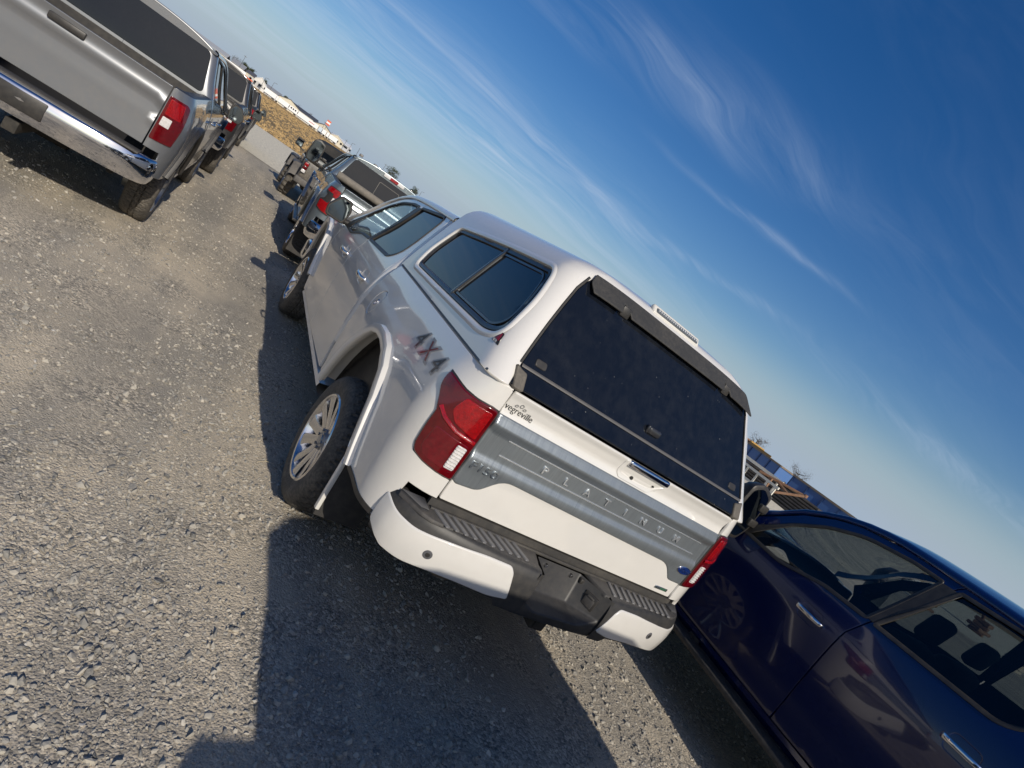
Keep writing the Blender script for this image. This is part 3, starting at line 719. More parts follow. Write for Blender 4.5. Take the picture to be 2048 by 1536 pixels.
def bumper_hero(T, C):
    PM = C['paint']
    bl = mat('bumper_black_plastic', (.024, .025, .027), .48, dust=.09, dscale=4, bump=.1, bscale=300, bdist=.002)
    pad = PAD()
    bp = MB(); hi = .822
    def ssamp(a, b, n): return [a + (b - a) * i / n for i in range(n + 1)]
    B = None
    for a, b in ((-1.035, -.225), (.235, 1.035)):
        bp = MB()
        rows = []
        for s in ssamp(a, b, 44):
            lo = .60 if -.36 < s < .33 else (.63 if abs(s) < .8 else .615); zz = [lo + (.812 - lo) * k / 7 for k in range(8)]
            rows.append([bumpm(s, z) for z in zz] + [bumpm(s, hi, -.006), bumpm(s, hi + .003, -.018), bumpm(s, hi + .002, -.05)])
        bp.grid(rows); q_ = bp.build('rear_bumper' if B is None else 'bumper_end', bl, T if B is None else B, True, 60, fix=False); B = B or q_
    # low centre section with the licence recess
    V = [(-.215, -.123, .822), (-.165, .045, .812), (.125, .045, .812), (.235, -.122, .822),
         (-.205, -.125, .665), (-.160, -.002, .668), (.105, -.002, .668), (.235, -.12, .70),
         (-.245, -.128, .632), (-.14, -.132, .640), (.12, -.130, .648), (.245, -.125, .652),
         (-.245, -.115, .590), (-.14, -.115, .590), (.12, -.115, .592), (.245, -.115, .600),
         (-.245, .02, .58), (.245, .02, .58), (-.235, -.125, .822), (.25, -.12, .822)]
    F = [(1, 2, 6, 5), (0, 1, 5, 4), (2, 3, 7, 6), (4, 5, 9), (5, 6, 10, 9), (6, 7, 10), (4, 9, 8), (7, 11, 10), (8, 9, 13, 12), (9, 10, 14, 13), (10, 11, 15, 14), (12, 13, 14, 15, 17, 16), (18, 0, 4, 8), (3, 19, 11, 7)]
    me = bpy.data.meshes.new('license_recess'); me.from_pydata(V, [], F); bm = bmesh.new(); bm.from_mesh(me)
    bmesh.ops.recalc_face_normals(bm, faces=bm.faces[:])
    ed = [e for e in bm.edges if len(e.link_faces) == 2]
    bmesh.ops.bevel(bm, geom=ed, offset=.010, segments=3, profile=.5, affect='EDGES'); bm.to_mesh(me); bm.free()
    link('license_recess', me, bl, B, True, 60)
    pt = lambda x, z, o=0.: (x, .05 + (.812 - z) * -.33 - o, z)
    lp = panel('license_mount', fillet([(-.150, .800), (.112, .800), (.098, .680), (-.150, .680)], .006, 2), pt, 1, mat('dusty_black_plate', (.02, .02, .021), .5, dust=.25, dscale=9), B, h=.08, off=.003)
    for x in (-.098, .068):
        m = MB(); p = pt(x, .792, .004); m.cyl(p, (p[0], p[1] - .012, p[2] - .004), .009, 10); m.build('plate_bolt', CHROME(), lp, True, 40)
    for x in (-.178, .142):
        m = MB(); p = pt(x, .792, .0); m.bbox(p[0] - .020, p[0] + .020, p[1] - .03, p[1] + .01, p[2] - .016, p[2] + .012, .007, 2); m.build('license_lamp', BLACK(), B, True, 40)
    # hitch plug on the slanted wall
    a = Vector((.125, .045, .0)); b = Vector((.235, -.122, 0)); d = (b - a).normalized(); n = Vector((-d.y, d.x, 0)) * -1
    n = Vector((d.y, -d.x, 0)); n = n if n.y < 0 and n.x < 0 else -n
    M = Matrix((d, Vector((0, 0, 1)), -n)).transposed().to_4x4(); M.translation = Vector((.185, -.045, .742))
    hp = MB(); hp.bbox(-.040, .040, -.040, .040, -.012, .004, .008, 2, M); h_ = hp.build('trailer_socket', BLACK(), B, True, 40)
    hq = MB(); hq.bbox(-.028, .028, -.026, .022, -.022, -.010, .006, 2, M); hq.bbox(-.02, .02, .022, .030, -.026, -.01, .002, 1, M); hq.build('socket_cap', PAD(), h_, True, 40)
    # painted corner covers
    LC = [(-1.045, .785, .01), (-1.00, .776), (-.93, .762, .02), (-.845, .757, .03), (-.683, .781, .05), (-.521, .800, .04), (-.385, .804, .03), (-.362, .775, .01), (-.318, .655, .01), (-.41, .636, .03), (-.573, .634, .04), (-.714, .622, .05), (-.831, .598, .03), (-.923, .596), (-1.045, .64, .02)]
    for mir in (False, True):
        o = fillet(LC, .01, 4)
        if mir: o = [(-a + (-.075 if a > -.75 else -.075 * max(0, (1.0 + a) / .25)), b) for a, b in o]
        cv = panel('bumper_cover', o, bumpm, 1, PM, B, h=.04, off=.007, e=.008, D=.03, edge=.7)
        s0, z0 = (.62, .714) if mir else (-.742, .692)
        for k in ((s0, z0),):
            ring = lambda r: [(k[0] + r * math.cos(2 * math.pi * i / 20), k[1] + r * math.sin(2 * math.pi * i / 20)) for i in range(20)]
            sn = panel('parking_sensor', ring(.0205), bumpm, 1, mat('sensor_grey', (.10, .10, .105), .5), cv, h=.03, off=.0095, e=.003)
            panel('sensor_eye', ring(.0105), bumpm, 1, BLACK(), sn, h=.02, off=.011, e=.002)
    # step pads with raised ribs
    pm = lambda x, y, o=0.: (x, y, .826 + o)
    for sgn in (-1, 1):
        f = lambda q: [(sgn * a * (1 if sgn < 0 else -1) * -1 if False else (a if sgn < 0 else -a - .03), b) for a, b in q]
        P = fillet(f([(-.93, .085), (-.84, -.02), (-.79, -.045), (-.34, -.088), (-.235, -.088), (-.185, .065), (-.79, .100)]), .012, 3)
        pd = panel('step_pad', P, pm, 1, pad, B, h=.06, off=.002)
        for i in range(10):
            x = -.765 + i * .0475
            q = f([(x - .013, .050), (x + .007, .052), (x + .044, -.064 - i * .001), (x + .024, -.068 - i * .001)])
            panel('step_rib', fillet(q, .005, 2), pm, 1, mat('worn_step_rib', (.13, .13, .135), .40, dust=.12), pd, h=.06, off=.009, e=.003, D=.008)
        q = f([(-.925, .09), (-.84, -.005), (-.81, .0), (-.80, .10)])
        cpad = panel('corner_pad', fillet(q, .012, 3), pm, 1, mat('knurled_pad', (.028, .028, .03), .5, bump=1, bscale=260, bdist=.004), B, h=.05, off=.008)
        for i in range(14):
            t = i / 13; a = (-.918 + t * .10, .088 - .0 * t); b = (-.838 + t * .035 - .01, .002 + .0 * t)
            m = MB(); qa = f([a, b]); m.tube([(qa[0][0], qa[0][1], .8365), (qa[1][0], qa[1][1], .8365)], .0016, 4); m.build('pad_ridge', mat('worn_step_rib', (.13, .13, .135)), cpad)
    fl = MB(); fl.box(-.80, .80, .062, .080, .818, .864); fl.bbox(-.79, .77, .036, .056, .822, .836, .004, 2); fl.build('step_lip', mat('dusty_step_lip', (.032, .032, .032), .6, dust=.16), B, True, 40)
    rcv = MB(); rcv.bbox(.02, .11, .0, .5, .47, .555, .008, 2); rcv.box(.035, .095, -.005, .001, .485, .54); rcv.cyl((-.45, .40, .52), (.50, .40, .52), .03, 12); rcv.build('tow_receiver', UNDER(), B, True, 40)
    mf = MB(); mf.bbox(-.60, -.50, .02, .22, .545, .60, .02, 3); mf.build('muffler', mat('rusty_steel', (.12, .08, .05), .7, .4, dust=.5), T, True, 40)
def mudflap_hero(T, C):
    for mir in (False, True): strip('lower_trim', [(.555, .655), (.50, .640), (.30, .648), (.135, .655)], [(-.016, -.012), (-.014, .005), (.008, .006), (.012, -.01)], body.side, BLACK(), T, mir, closed=False)
    wm = C['paint']
    for sx in (-1, 1):
        M = Matrix.Translation((sx * .868, .615, .535)) @ Matrix.Rotation(R(-9), 4, 'X')
        m = MB(); m.bbox(-.12, .12, -.008, .008, -.23, .26, .006, 2, M); fl = m.build('mud_flap', RUBBER(), T, True, 40)
        e = MB()
        x0, x1 = (-.128, -.106) if sx < 0 else (.106, .128)
        e.bbox(x0, x1, -.016, .020, -.20, .27, .006, 2, M); e.build('flap_edge', wm, fl, True, 40)
def rear_hero(T, C):
    tailgate_hero(T, C); taillights_hero(T, C); bumper_hero(T, C); mudflap_hero(T, C)
    # 4x4 bed decals
    S = body.side; dk = mat('decal_black', (.055, .055, .058), .3, coat=1); gy = mat('decal_grey', (.34, .34, .345), .35, .3, coat=1); rd = mat('decal_red', (.17, .015, .015), .3, coat=1)
    for mir in (False, True):
        g = 1 if mir else -1
        sx = -1 if mir else 1
        # reading direction on the left flank runs towards the front of the truck's tail
        for ch, m, cxx in (('4', gy, -.155), ('X', gy, 0), ('4', gy, .155)):
            w = .155 if ch == '4' else .125
            def f(x, y, z, k=1., dz=0.): 
                u = (x * k * 1.45 + cxx * 1.0); v = y * k
                q = S(.535 - u * 1.05, 1.292 + v, z + .0022 + dz); return (sx * q[0], q[1], q[2]) 
            if mir:
                def f(x, y, z, k=1., dz=0.):
                    u = (x * k * 1.45 + cxx * 1.0); q = S(.535 + u * 1.05, 1.292 + y * k, z + .0022 + dz); return (-q[0], q[1], q[2])
            t = text('bed_decal', ch, .132, lambda x, y, z: f(x, y, z), m, T, ext=.0003, bold=.0062)
            text('decal_inner', ch, .118, lambda x, y, z: f(x, y, z, 1, .0018), rd if ch == 'X' else dk, t, ext=.0003, bold=-.0012 if ch == 'X' else .0)
def tailgate_plain(T, C, name='tailgate'):
    tg = panel(name, fillet([(-.768, .873), (.768, .873), (.768, 1.42), (-.768, 1.42)], .006, 2), tgm, 1, C['paint'], T, h=.06)
    mb = MB(); mb.box(-.76, .76, .075, .11, .88, 1.41); mb.build('tailgate_inner', BLACK(), tg); 
    hd = MB(); hd.bbox(-.13, .13, .035, .07, 1.33, 1.385, .01, 2); hd.build('handle', BLACK(), tg, True, 40)
    return tg
def bumper_plain(T, C):
    m = C.get('bumper', CHROME())
    mb = MB(); rows = []
    for i in range(41):
        s = -1.15 + 2.3 * i / 40; rows.append([bumpm(s, z) for z in (.56, .60, .70, .78)] + [bumpm(s, .80, -.008), bumpm(s, .802, -.05)])
    mb.grid(rows); B = mb.build('rear_bumper', m, T, True, 60, fix=False)
    st = MB(); st.bbox(-.80, .80, -.09, .10, .795, .812, .006, 2); st.build('step_pad', PAD(), B, True, 40)
    rc = MB(); rc.bbox(-.17, .17, -.142, -.09, .62, .77, .01, 2); rc.build('license_recess', BLACK(), B, True, 40)
    hi = MB(); hi.bbox(-.05, .05, -.06, .5, .42, .52, .01, 2); hi.build('tow_receiver', UNDER(), B, True, 40)
def rear_plain(T, C):
    tg = tailgate_plain(T, C); bumper_plain(T, C)
    S = body.side
    for mir in (False, True):
        lp = panel('taillight', fillet([(-.065, 1.35), (.12, 1.35), (.16, 1.33), (.12, .96), (-.065, .95)], .015, 3), S, -1, RED(), T, h=.05, off=.012, mirror=mir, e=.006)
        panel('brake_lens', fillet([(-.045, 1.33), (.10, 1.33), (.09, 1.19), (-.045, 1.19)], .01, 2), S, -1, RED2(), lp, h=.05, off=.0145, mirror=mir)
        panel('reverse_lens', fillet([(-.045, 1.17), (.03, 1.17), (.03, 1.09), (-.045, 1.09)], .006, 2), S, -1, WHITE_LENS(), lp, h=.05, off=.0145, mirror=mir)
def rear_cshape(T, C):
    """C-shaped lamps, bright tailgate band, chrome bumper"""
    tg = tailgate_plain(T, C)
    panel('tailgate_band', fillet([(-.765, 1.10), (.765, 1.10), (.765, 1.28), (-.765, 1.28)], .01, 2), tgm, 1, mat('silver_band', (.60, .62, .63), .28, .85, .3), tg, h=.08, off=.005)
    text('raised_letter', 'SUPER DUTY', .11, lambda x, y, z: tgm(x, 1.19 + y, z + .006), mat('band_letter', (.30, .31, .32), .3, .8), tg, ext=.003, sx=1.35, space=1.15)
    panel('tailgate_lower', fillet([(-.765, .90), (.765, .90), (.765, 1.08), (-.765, 1.08)], .01, 2), tgm, 1, BLACK(), tg, h=.08, off=.004)
    bumper_plain(T, C)
    S = body.side
    for mir in (False, True):
        o = [(-.065, 1.345), (.07, 1.350), (.17, 1.345), (.165, 1.255), (.10, 1.22), (.105, 1.15), (.165, 1.12), (.15, .985), (.06, .955), (-.065, .95)]
        lp = panel('taillight', fillet(o, .012, 2), S, -1, BLACK(), T, h=.04, off=.012, mirror=mir, e=.006)
        panel('upper_lens', fillet([(-.055, 1.335), (.155, 1.335), (.150, 1.265), (.02, 1.262), (.015, 1.225), (-.055, 1.225)], .01, 2), S, -1, RED2(), lp, h=.04, off=.0145, mirror=mir)
        panel('lower_lens', fillet([(-.055, 1.14), (.015, 1.14), (.02, 1.11), (.150, 1.11), (.14, 1.0), (.05, .97), (-.055, .965)], .01, 2), S, -1, RED2(), lp, h=.04, off=.0145, mirror=mir)
        panel('reverse_lens', fillet([(-.055, 1.215), (.0, 1.215), (.0, 1.150), (-.055, 1.150)], .006, 2), S, -1, WHITE_LENS(), lp, h=.04, off=.0145, mirror=mir)
# ------------------------------------------------------------------ camper shell
def shell_rear(x, t, off=0.): return (x, shell.yr(t) - off, shell.z(t))
def make_shell(T, C):
    PM = C['shell_paint']; H = shell.side
    sc = shell.sc - shell.L; s_mid = sc - shell.wr
    win = fillet([(1.715, .070, .05), (1.760, .20, .06), (1.712, .430, .055), (1.25, .462, 0), (.80, .486, 0), (.185, .512, .05), (.158, .36, .08), (.195, .145, .11), (.36, .098, .10), (.90, .086, 0)], .03, 8)
    hole_r = lambda sgn: None
    root = None
    for mir in (False, True):
        o = [(sc - .008, .0), (1.93, .0), (1.93, .62), (1.86, .80), (1.70, 1.0), (sc - .008, 1.0)]
        # the corner stays a painted post, the back opening begins at sc
        p = panel('shell_side', o, H, -1, PM, T, [win], h=.045, mirror=mir, e=.004)
        root = root or p
        rim = strip('window_recess', win, [(-.030, .0008), (-.022, .0055), (-.012, .0075), (-.003, .004), (.002, -.004), (.006, -.024)], H, PM, p, mir, h=.025)
        fr = strip('window_frame', offs(dens(win, .03), .004), [(0, -.016), (.004, -.006), (.022, -.006), (.026, -.012), (.030, -.022)], H, mat('matt_black_frame', (.012, .012, .013), .38, coat=.3, dust=.06), p, mir, h=.025)
        g = panel('side_window', offs(dens(win, .04), .012), H, -1, GLASS_DARK(), p, h=.07, off=-.018, mirror=mir, D=.003)
        strip('window_mullion', [(.960, .105), (.795, .480)], [(-.014, -.019), (-.013, -.004), (.0, -.001), (.013, -.004), (.014, -.019)], H, mat('slate_frame', (.035, .036, .038), .3, coat=.5), p, mir, closed=False)
        # sliding sash inside the rear half
        sash = fillet([(.93, .13, .02), (.80, .440, .02), (.240, .466, .05), (.215, .36, .07), (.23, .21, .10), (.34, .142, .08)], .02, 6)
        strip('sliding_sash', sash, [(-.010, -.018), (-.009, -.011), (.002, -.011), (.004, -.018)], H, mat('slate_frame', (.035, .036, .038)), p, mir, h=.03)
        strip('seam_strip', [(.14, .004), (1.90, .004)], [(-.005, .0), (-.004, .002), (.004, .002), (.005, .0)], H, mat('seam_reflection', (.05, .065, .085), .5), p, mir, closed=False, h=.08)  # strip along the seam, the underside's dark blue reflection put into its colour
        # maker's mark beside the side window
        lg = fillet([(.232, .098), (.166, .098), (.172, .150), (.186, .150)], .002, 1)
        k = panel('maker_badge', lg, H, -1, mat('badge_black', (.02, .02, .02), .3), p, h=.05, off=.002, mirror=mir, e=.001)
        panel('badge_red', [(.210, .113), (.178, .113), (.178, .146), (.184, .146)], H, -1, mat('badge_red', (.22, .01, .02), .3), k, h=.05, off=.003, mirror=mir, e=.0005)
        kk = -1 if mir else 1
        text('badge_letters', 'LEER', .016, lambda x, y, z: (lambda q: (q[0] * kk, q[1], q[2]))(H(.199 - x * kk, .105 + y, z + .0035)), mat('badge_white', (.8, .8, .8), .4), k, ext=.0003)
    # roof, front cap and painted header behind the back glass
    def roofc(u, s, off=0.):
        # u across (-1..1) continues the side profile from t=1 to the middle
        t = 1.0 + .25 * (1 - abs(u)); q = H(max(s, shell.sc), t); w = shell.w(1.0)
        y = shell.yr(1.0) + (s - shell.sc) if s > shell.sc + 1.8 else H(max(s, shell.sc), 1.0)[1]
        return (u * w, y, shell.z(1.0) + .010 * (1 - u * u) - .13 * sst(1.70, 1.97, y) * 1.0 + off)
    zt = lambda x, y: 2.045 + .012 * (1 - (x / .3) ** 2)
    def top(x, y, off=0.): return (x, y, zt(x, y) - .012 + off)
    yb = H(sc, 1.0)[1]
    hd = []
    # header: from the glass top up over the roof edge, full width
    def hdr(x, t, off=0.):
        tt = min(t, 1.25); xs = shell.w(min(t, 1.0)) - .095
        return (x * xs, shell.yr(tt) - off, shell.z(tt) + .004 * (1 - x * x))
    panel('shell_header', [(-1.0, .565), (1.0, .565), (1.0, 1.0), (-1.0, 1.0)], hdr, 1, PM, root, h=.05)
    rows = []
    for i in range(13):
        y = .60 + (1.99 - .60) * i / 12; dz = -.13 * sst(1.72, 2.0, y)
        rows.append([(x, y, 2.0715 + .008 * (1 - (x / .3) ** 2) + dz - (.0 if abs(x) < .24 else .002)) for x in (-.252, -.18, -.09, 0, .09, .18, .252)])
    mb = MB(); mb.grid(rows); mb.build('shell_roof', PM, root, True, 60)
    fc = MB(); fc.box(-.90, .90, 1.90, 1.94, 1.44, 1.5)
    fr_ = [(-.90, 1.45), (.90, 1.45), (.74, 1.93), (.45, 1.985), (-.45, 1.985), (-.74, 1.93)]
    fc.prism(fr_, lambda a, c: (a, 1.94, c), lambda a, c: (a, 1.965, c)); fc.build('shell_front', PM, root)
    # frameless back door glass, black lower band, grey sash bar
    RGX = lambda t: shell.w(t) - .108
    GL = [(-RGX(.02) , .012), (RGX(.02), .012), (RGX(.1), .1), (RGX(.3), .3), (RGX(.5), .5), (RGX(.60), .60), (-RGX(.60), .60), (-RGX(.5), .5), (-RGX(.3), .3), (-RGX(.1), .1)]
    gm = mat('back_glass', (.003, .005, .010), .03, spec=.5, coat=0, dust=.03, dcol=(.34, .34, .32), dscale=2.2)
    # water spots and handling marks on the dusty glass
    nt = gm.node_tree; N = nt.nodes; L = nt.links; pb = N['Principled BSDF']
    tc = N.new('ShaderNodeTexCoord'); vo = N.new('ShaderNodeTexVoronoi'); vo.inputs['Scale'].default_value = 26; L.new(tc.outputs['Object'], vo.inputs[0])
    mr = N.new('ShaderNodeMapRange'); mr.inputs[1].default_value = .11; mr.inputs[2].default_value = .05; L.new(vo.outputs['Distance'], mr.inputs[0])
    nz = N.new('ShaderNodeTexNoise'); nz.inputs['Scale'].default_value = 9; L.new(tc.outputs['Object'], nz.inputs[0])
    mr2 = N.new('ShaderNodeMapRange'); mr2.inputs[1].default_value = .52; mr2.inputs[2].default_value = .66; L.new(nz.outputs[0], mr2.inputs[0])
    ml = N.new('ShaderNodeMath'); ml.operation = 'MULTIPLY'; L.new(mr.outputs[0], ml.inputs[0]); L.new(mr2.outputs[0], ml.inputs[1])
    ml2 = N.new('ShaderNodeMath'); ml2.operation = 'MULTIPLY'; L.new(ml.outputs[0], ml2.inputs[0]); ml2.inputs[1].default_value = .35
    src = pb.inputs['Base Color'].links[0].from_socket; mx = N.new('ShaderNodeMix'); mx.data_type = 'RGBA'; L.new(ml2.outputs[0], mx.inputs[0]); L.new(src, mx.inputs[6]); mx.inputs[7].default_value = (.45, .45, .43, 1)
    L.new(mx.outputs[2], pb.inputs['Base Color'])
    rg = panel('back_door_glass', fillet([(*q, .03) if i in (5, 6) else q for i, q in enumerate(GL)], .012, 4), shell_rear, 1, gm, root, h=.12, off=.006, e=.004)
    bar = MB(); rows = []
    for i in range(21):
        x = -.79 + 1.58 * i / 20; rows.append([shell_rear(x, t, o) for t, o in ((.086, .006), (.087, .012), (.092, .014), (.098, .012), (.099, .006))])
    bar.grid(rows); bar.build('sash_bar', mat('grey_sash', (.13, .125, .12), .4, .3, dust=.12), rg, True, 60)
    for x in (-.70, .70):
        q = fillet([(x - .030, .118), (x + .030, .118), (x + .030, .150), (x - .030, .150)], .012, 4)
        panel('strut_mount', q, shell_rear, 1, BLACK(), rg, h=.05, off=.012, e=.004, D=.012)
    lt = MB(); p = shell_rear(.025, .150)
    lt.bbox(p[0] - .042, p[0] + .042, p[1] - .030, p[1] - .004, p[2] - .018, p[2] + .018, .010, 3); lt.bbox(p[0] - .050, p[0] - .03, p[1] - .024, p[1] - .004, p[2] - .02, p[2] + .02, .006, 2)
    lt.build('door_latch', mat('satin_black', (.03, .03, .032), .25, coat=.5), rg, True, 50)
    for mir in (False, True):
        g = -1 if not mir else 1
        q = [(g * .812, .092), (g * .80, .008), (g * .748, .008), (g * .752, .074), (g * .785, .080)]
        panel('corner_rubber', fillet(q, .008, 2), shell_rear, 1, mat('weathered_rubber', (.07, .065, .058), .65, dust=.3, dscale=12), root, h=.04, off=.018, e=.006, D=.02)
        strip('door_seal', [(g * (shell.w(t) - .100), t) for t in (.10, .2, .3, .4, .5, .58)], [(-.005, 0), (-.004, .008), (.004, .008), (.005, 0)], shell_rear, RUBBER(), root, False, closed=False)
    # rubber flap over the top of the back glass with two hinge notches
    fz = lambda x, v: shell.z(.62) + .018 - (1 - v) * .080 - .020 * max(0, abs(x) / .66) ** 4
    fm = lambda x, v, o=0.: (x, shell.yr(.62) + (fz(x, v) - shell.z(.62)) * .58 - .016 - (1 - v) * .030 - o, fz(x, v))
    fl = [(-.590, .98, .006), (-.612, .50, .01), (-.590, .03, .006), (-.405, .0, 0), (-.392, .50, 0), (-.35, .20, 0), (-.340, .0, 0), (.405, .0, 0), (.415, .50, 0), (.455, .20, 0), (.468, .0, 0), (.600, .0, .01), (.675, -.06, .01), (.620, .92, .02)]
    sc_ = .09
    fmm = lambda x, v, o=0.: fm(x, v / sc_, o)
    sp = panel('rubber_flap', fillet([(a, b * sc_, c) for a, b, c in fl], .002, 3), fmm, 1, mat('flap_rubber', (.026, .027, .028), .6, dust=.09, dscale=6, bump=.15, bscale=90), root, h=.03, e=.003, D=.007)
    for x in (-.373, .437):
        hm = MB(); p = fm(x, .15); hm.bbox(x - .028, x + .028, p[1] + .008, p[1] + .05, p[2] - .03, p[2] + .02, .006, 2); hm.build('hinge', BLACK(), sp, True, 40)
    # third brake light on the header
    bl = MB(); yy = hdr(0, .74)[1]; zz = hdr(0, .74)[2]
    M = Matrix.Translation((.0, yy - .012, zz + .000)) @ Matrix.Rotation(R(52), 4, 'X')
    bl.bbox(-.185, .185, -.028, .028, -.018, .012, .012, 3, M); hb_ = bl.build('brake_light_housing', mat('housing_white', (.62, .60, .55), .4), root, True, 50)
    M2 = M @ Matrix.Translation((0, -.004, .010))
    ll = MB(); ll.bbox(-.165, .165, -.012, .012, -.004, .008, .005, 2, M2); le = ll.build('brake_light_lens', mat('smoked_lens', (.10, .11, .12), .12, coat=1), hb_, True, 50)
    for i in range(20):
        d = MB(); x = -.150 + i * .0158; d.cyl((M2 @ Vector((x, 0, .007))), (M2 @ Vector((x, 0, .0105))), .0052, 8); d.build('lamp_dot', mat('lamp_dot', (.45, .47, .48), .3), hb_)
    # dark interior behind the glass
    bx = MB(); bx.box(-.84, .84, .30, 1.88, 1.43, 1.435); bx.build('shell_lining', UNDER(), root)
# ------------------------------------------------------------------ boxy off-road vehicle with flares and a soft top
def make_offroader(name, label, cat, pm, loc, rz=0, w=1.0, top='soft', group=None):
    T = empty(name, loc, rz, label, cat, group); bk = BLACK(); fm = mat('flare_plastic', (.055, .055, .058), .6, dust=.35, dscale=5)
    b = MB(); b.bbox(-.74 * w, .74 * w, .04, 2.62, .56, 1.16, .05, 3); b.build('body', pm, T, True, 45)
    for sx in (-1, 1):
        for y0, y1 in ((.95, 1.68), (1.70, 2.50)):
            d = MB(); x = sx * .745 * w; d.bbox(min(x, x + sx * .022), max(x, x + sx * .022), y0 + .01, y1 - .01, .62, 1.14, .01, 2); dd = d.build('door', pm, T, True, 40)
            h = MB(); h.bbox(min(x, x + sx * .05), max(x, x + sx * .05), y0 + .06, y0 + .20, .98, 1.02, .008, 2); h.build('handle', bk, dd, True, 40)
        for hy in (.92 if top == 'soft' else .50, 3.45):
            rows = []; fo, fz = (0, 0) if top == 'soft' else (.13, .13)
            for a, z in ((-.56, .60), (-.50, .78), (-.36, .93), (.36, .95), (.52, .80), (.62, .56)):
                rows.append([(sx * .70 * w, hy + a, z - .02), (sx * .72 * w, hy + a, z + .03 + fz), (sx * (.90 + fo) * w, hy + a * 1.02, z + .01 + fz), (sx * (.95 + fo) * w, hy + a * 1.02, z - .03 + fz), (sx * (.94 + fo) * w, hy + a * .98, z - .07 + fz)])
            f = MB(); f.grid(rows); f.build('fender_flare', fm, T, True, 30)
        tl = MB(); tl.bbox(sx * .69 * w - .065, sx * .69 * w + .065, -.012, .08, .80, 1.10, .02, 3); t_ = tl.build('taillight', bk, T, True, 40)
        for z0, z1, mm in ((1.0, 1.085, RED2()), (.905, .99, RED()), (.815, .895, WHITE_LENS())):
            q = MB(); q.bbox(sx * .69 * w - .052, sx * .69 * w + .052, -.022, .0, z0, z1, .008, 2); q.build('lens', mm, t_, True, 40)
        mr = MB(); mr.bbox(sx * .96 * w - .10, sx * .96 * w + .10, 2.42, 2.52, 1.24, 1.46, .03, 3); m_ = mr.build('side_mirror', bk, T, True, 40)
        g = MB(); g.box(sx * .96 * w - .08, sx * .96 * w + .08, 2.412, 2.419, 1.265, 1.435); g.build('mirror_glass', mat('mirror_glass', (.62, .68, .70), .03, 1.), m_)
        a = MB(); a.tube([(sx * .76 * w, 2.50, 1.20), (sx * .90 * w, 2.50, 1.25)], .02, 8); a.build('mirror_arm', bk, m_, True)
        hl = MB(); hl.cyl((sx * .48 * w, 3.93, .96), (sx * .48 * w, 3.99, .96), .10, 20); hl.build('headlight', WHITE_LENS(), T, True, 40)
    hd = MB(); hd.bbox(-.62 * w, .62 * w, 2.60, 3.92, .66, 1.13, .05, 3); hd.build('hood', pm, T, True, 45)
    gr = MB()
    for i in range(7): gr.bbox(-.30 + i * .085, -.26 + i * .085, 3.91, 3.93, .78, 1.05, .006, 1)
    gr.build('grille_slots', bk, T)
    for y, n in ((-.16, 'rear_bumper'), (4.02, 'front_bumper')):
        q = MB(); q.bbox(-.80 * w, .80 * w, y, y + .16, .52, .70, .04, 3); q.build(n, fm, T, True, 40)
    # top
    s = MB(); rows = []
    for y, k, z in ((.02, .96, 1.60), (.10, 1., 1.76), (.9, 1., 1.80), (1.9, 1., 1.79), (2.30, .98, 1.74)):
        rows.append([(-.74 * w, y, 1.16), (-.71 * w, y, 1.35), (-.66 * w * k, y, z - .12), (-.60 * w * k, y, z - .04), (-.45 * w * k, y, z), (0, y, z + .02), (.45 * w * k, y, z), (.60 * w * k, y, z - .04), (.66 * w * k, y, z - .12), (.71 * w, y, 1.35), (.74 * w, y, 1.16)])
    if top != 'soft': rows = [[(x_ * (1.17 if i_ in (0, 10) else 1.16 if i_ in (1, 9) else 1.19 if i_ in (2, 8) else 1.12), y_, z_ + (-.01 if i_ in (3, 7) else -.03 if i_ in (2, 8) else 0)) for i_, (x_, y_, z_) in enumerate(r_)] for r_ in rows]
    s.grid(rows); s.f.append(tuple(range(11))); s.f.append(tuple(range(44, 55)))
    tm = mat('black_canvas', (.012, .012, .013), .85, bump=.3, bscale=500, bdist=.002, dust=.08) if top == 'soft' else pm
    tp = s.build('soft_top' if top == 'soft' else 'hard_top', tm, T, True, 50)
    q = MB(); q.box(-.50 * w, .50 * w, -.004, .02, 1.24, 1.56); q.build('rear_window', GLASS_DARK(), tp)
    for sx in (-1, 1):
        for y0, y1 in ((.2, .85), (.98, 1.62), (1.72, 2.2)):
            q = MB(); q.prism([(y0, 1.22), (y1, 1.22), (y1 - .03, 1.60), (y0 + .03, 1.60)], lambda a, c: (sx * (.742 - (c - 1.22) * .14) * w, a, c), lambda a, c: (sx * (.752 - (c - 1.22) * .14) * w, a, c)); q.build('side_window', GLASS_DARK(), tp)
    ws = MB(); ws.prism([(-.66 * w, 1.14), (.66 * w, 1.14), (.60 * w, 1.70), (-.60 * w, 1.70)], lambda a, c: (a, 2.60 - (c - 1.14) * .45, c), lambda a, c: (a, 2.64 - (c - 1.14) * .45, c)); ws.build('windshield', GLASS_DARK(), T)
    pr = None
    for x in (-.80 * w, .80 * w):
        for y in (.92 if top == 'soft' else .50, 3.45):
            ww = make_wheel(T, x, y, .42, TYRE(), ALUD(), ALUD(), 'five', r=.42, knobby=True, proto=pr); pr = pr or ww
    sp = make_wheel(T, 0, -.16, .98, TYRE(), ALUD(), ALUD(), 'five', r=.40, proto=pr, name='spare_wheel'); sp.rotation_euler = (0, 0, R(90)); sp.location = (0, -.20, 1.0)
    ub = MB(); ub.box(-.5, .5, .1, 3.8, .42, .58); ub.build('chassis', UNDER(), T)
    return T
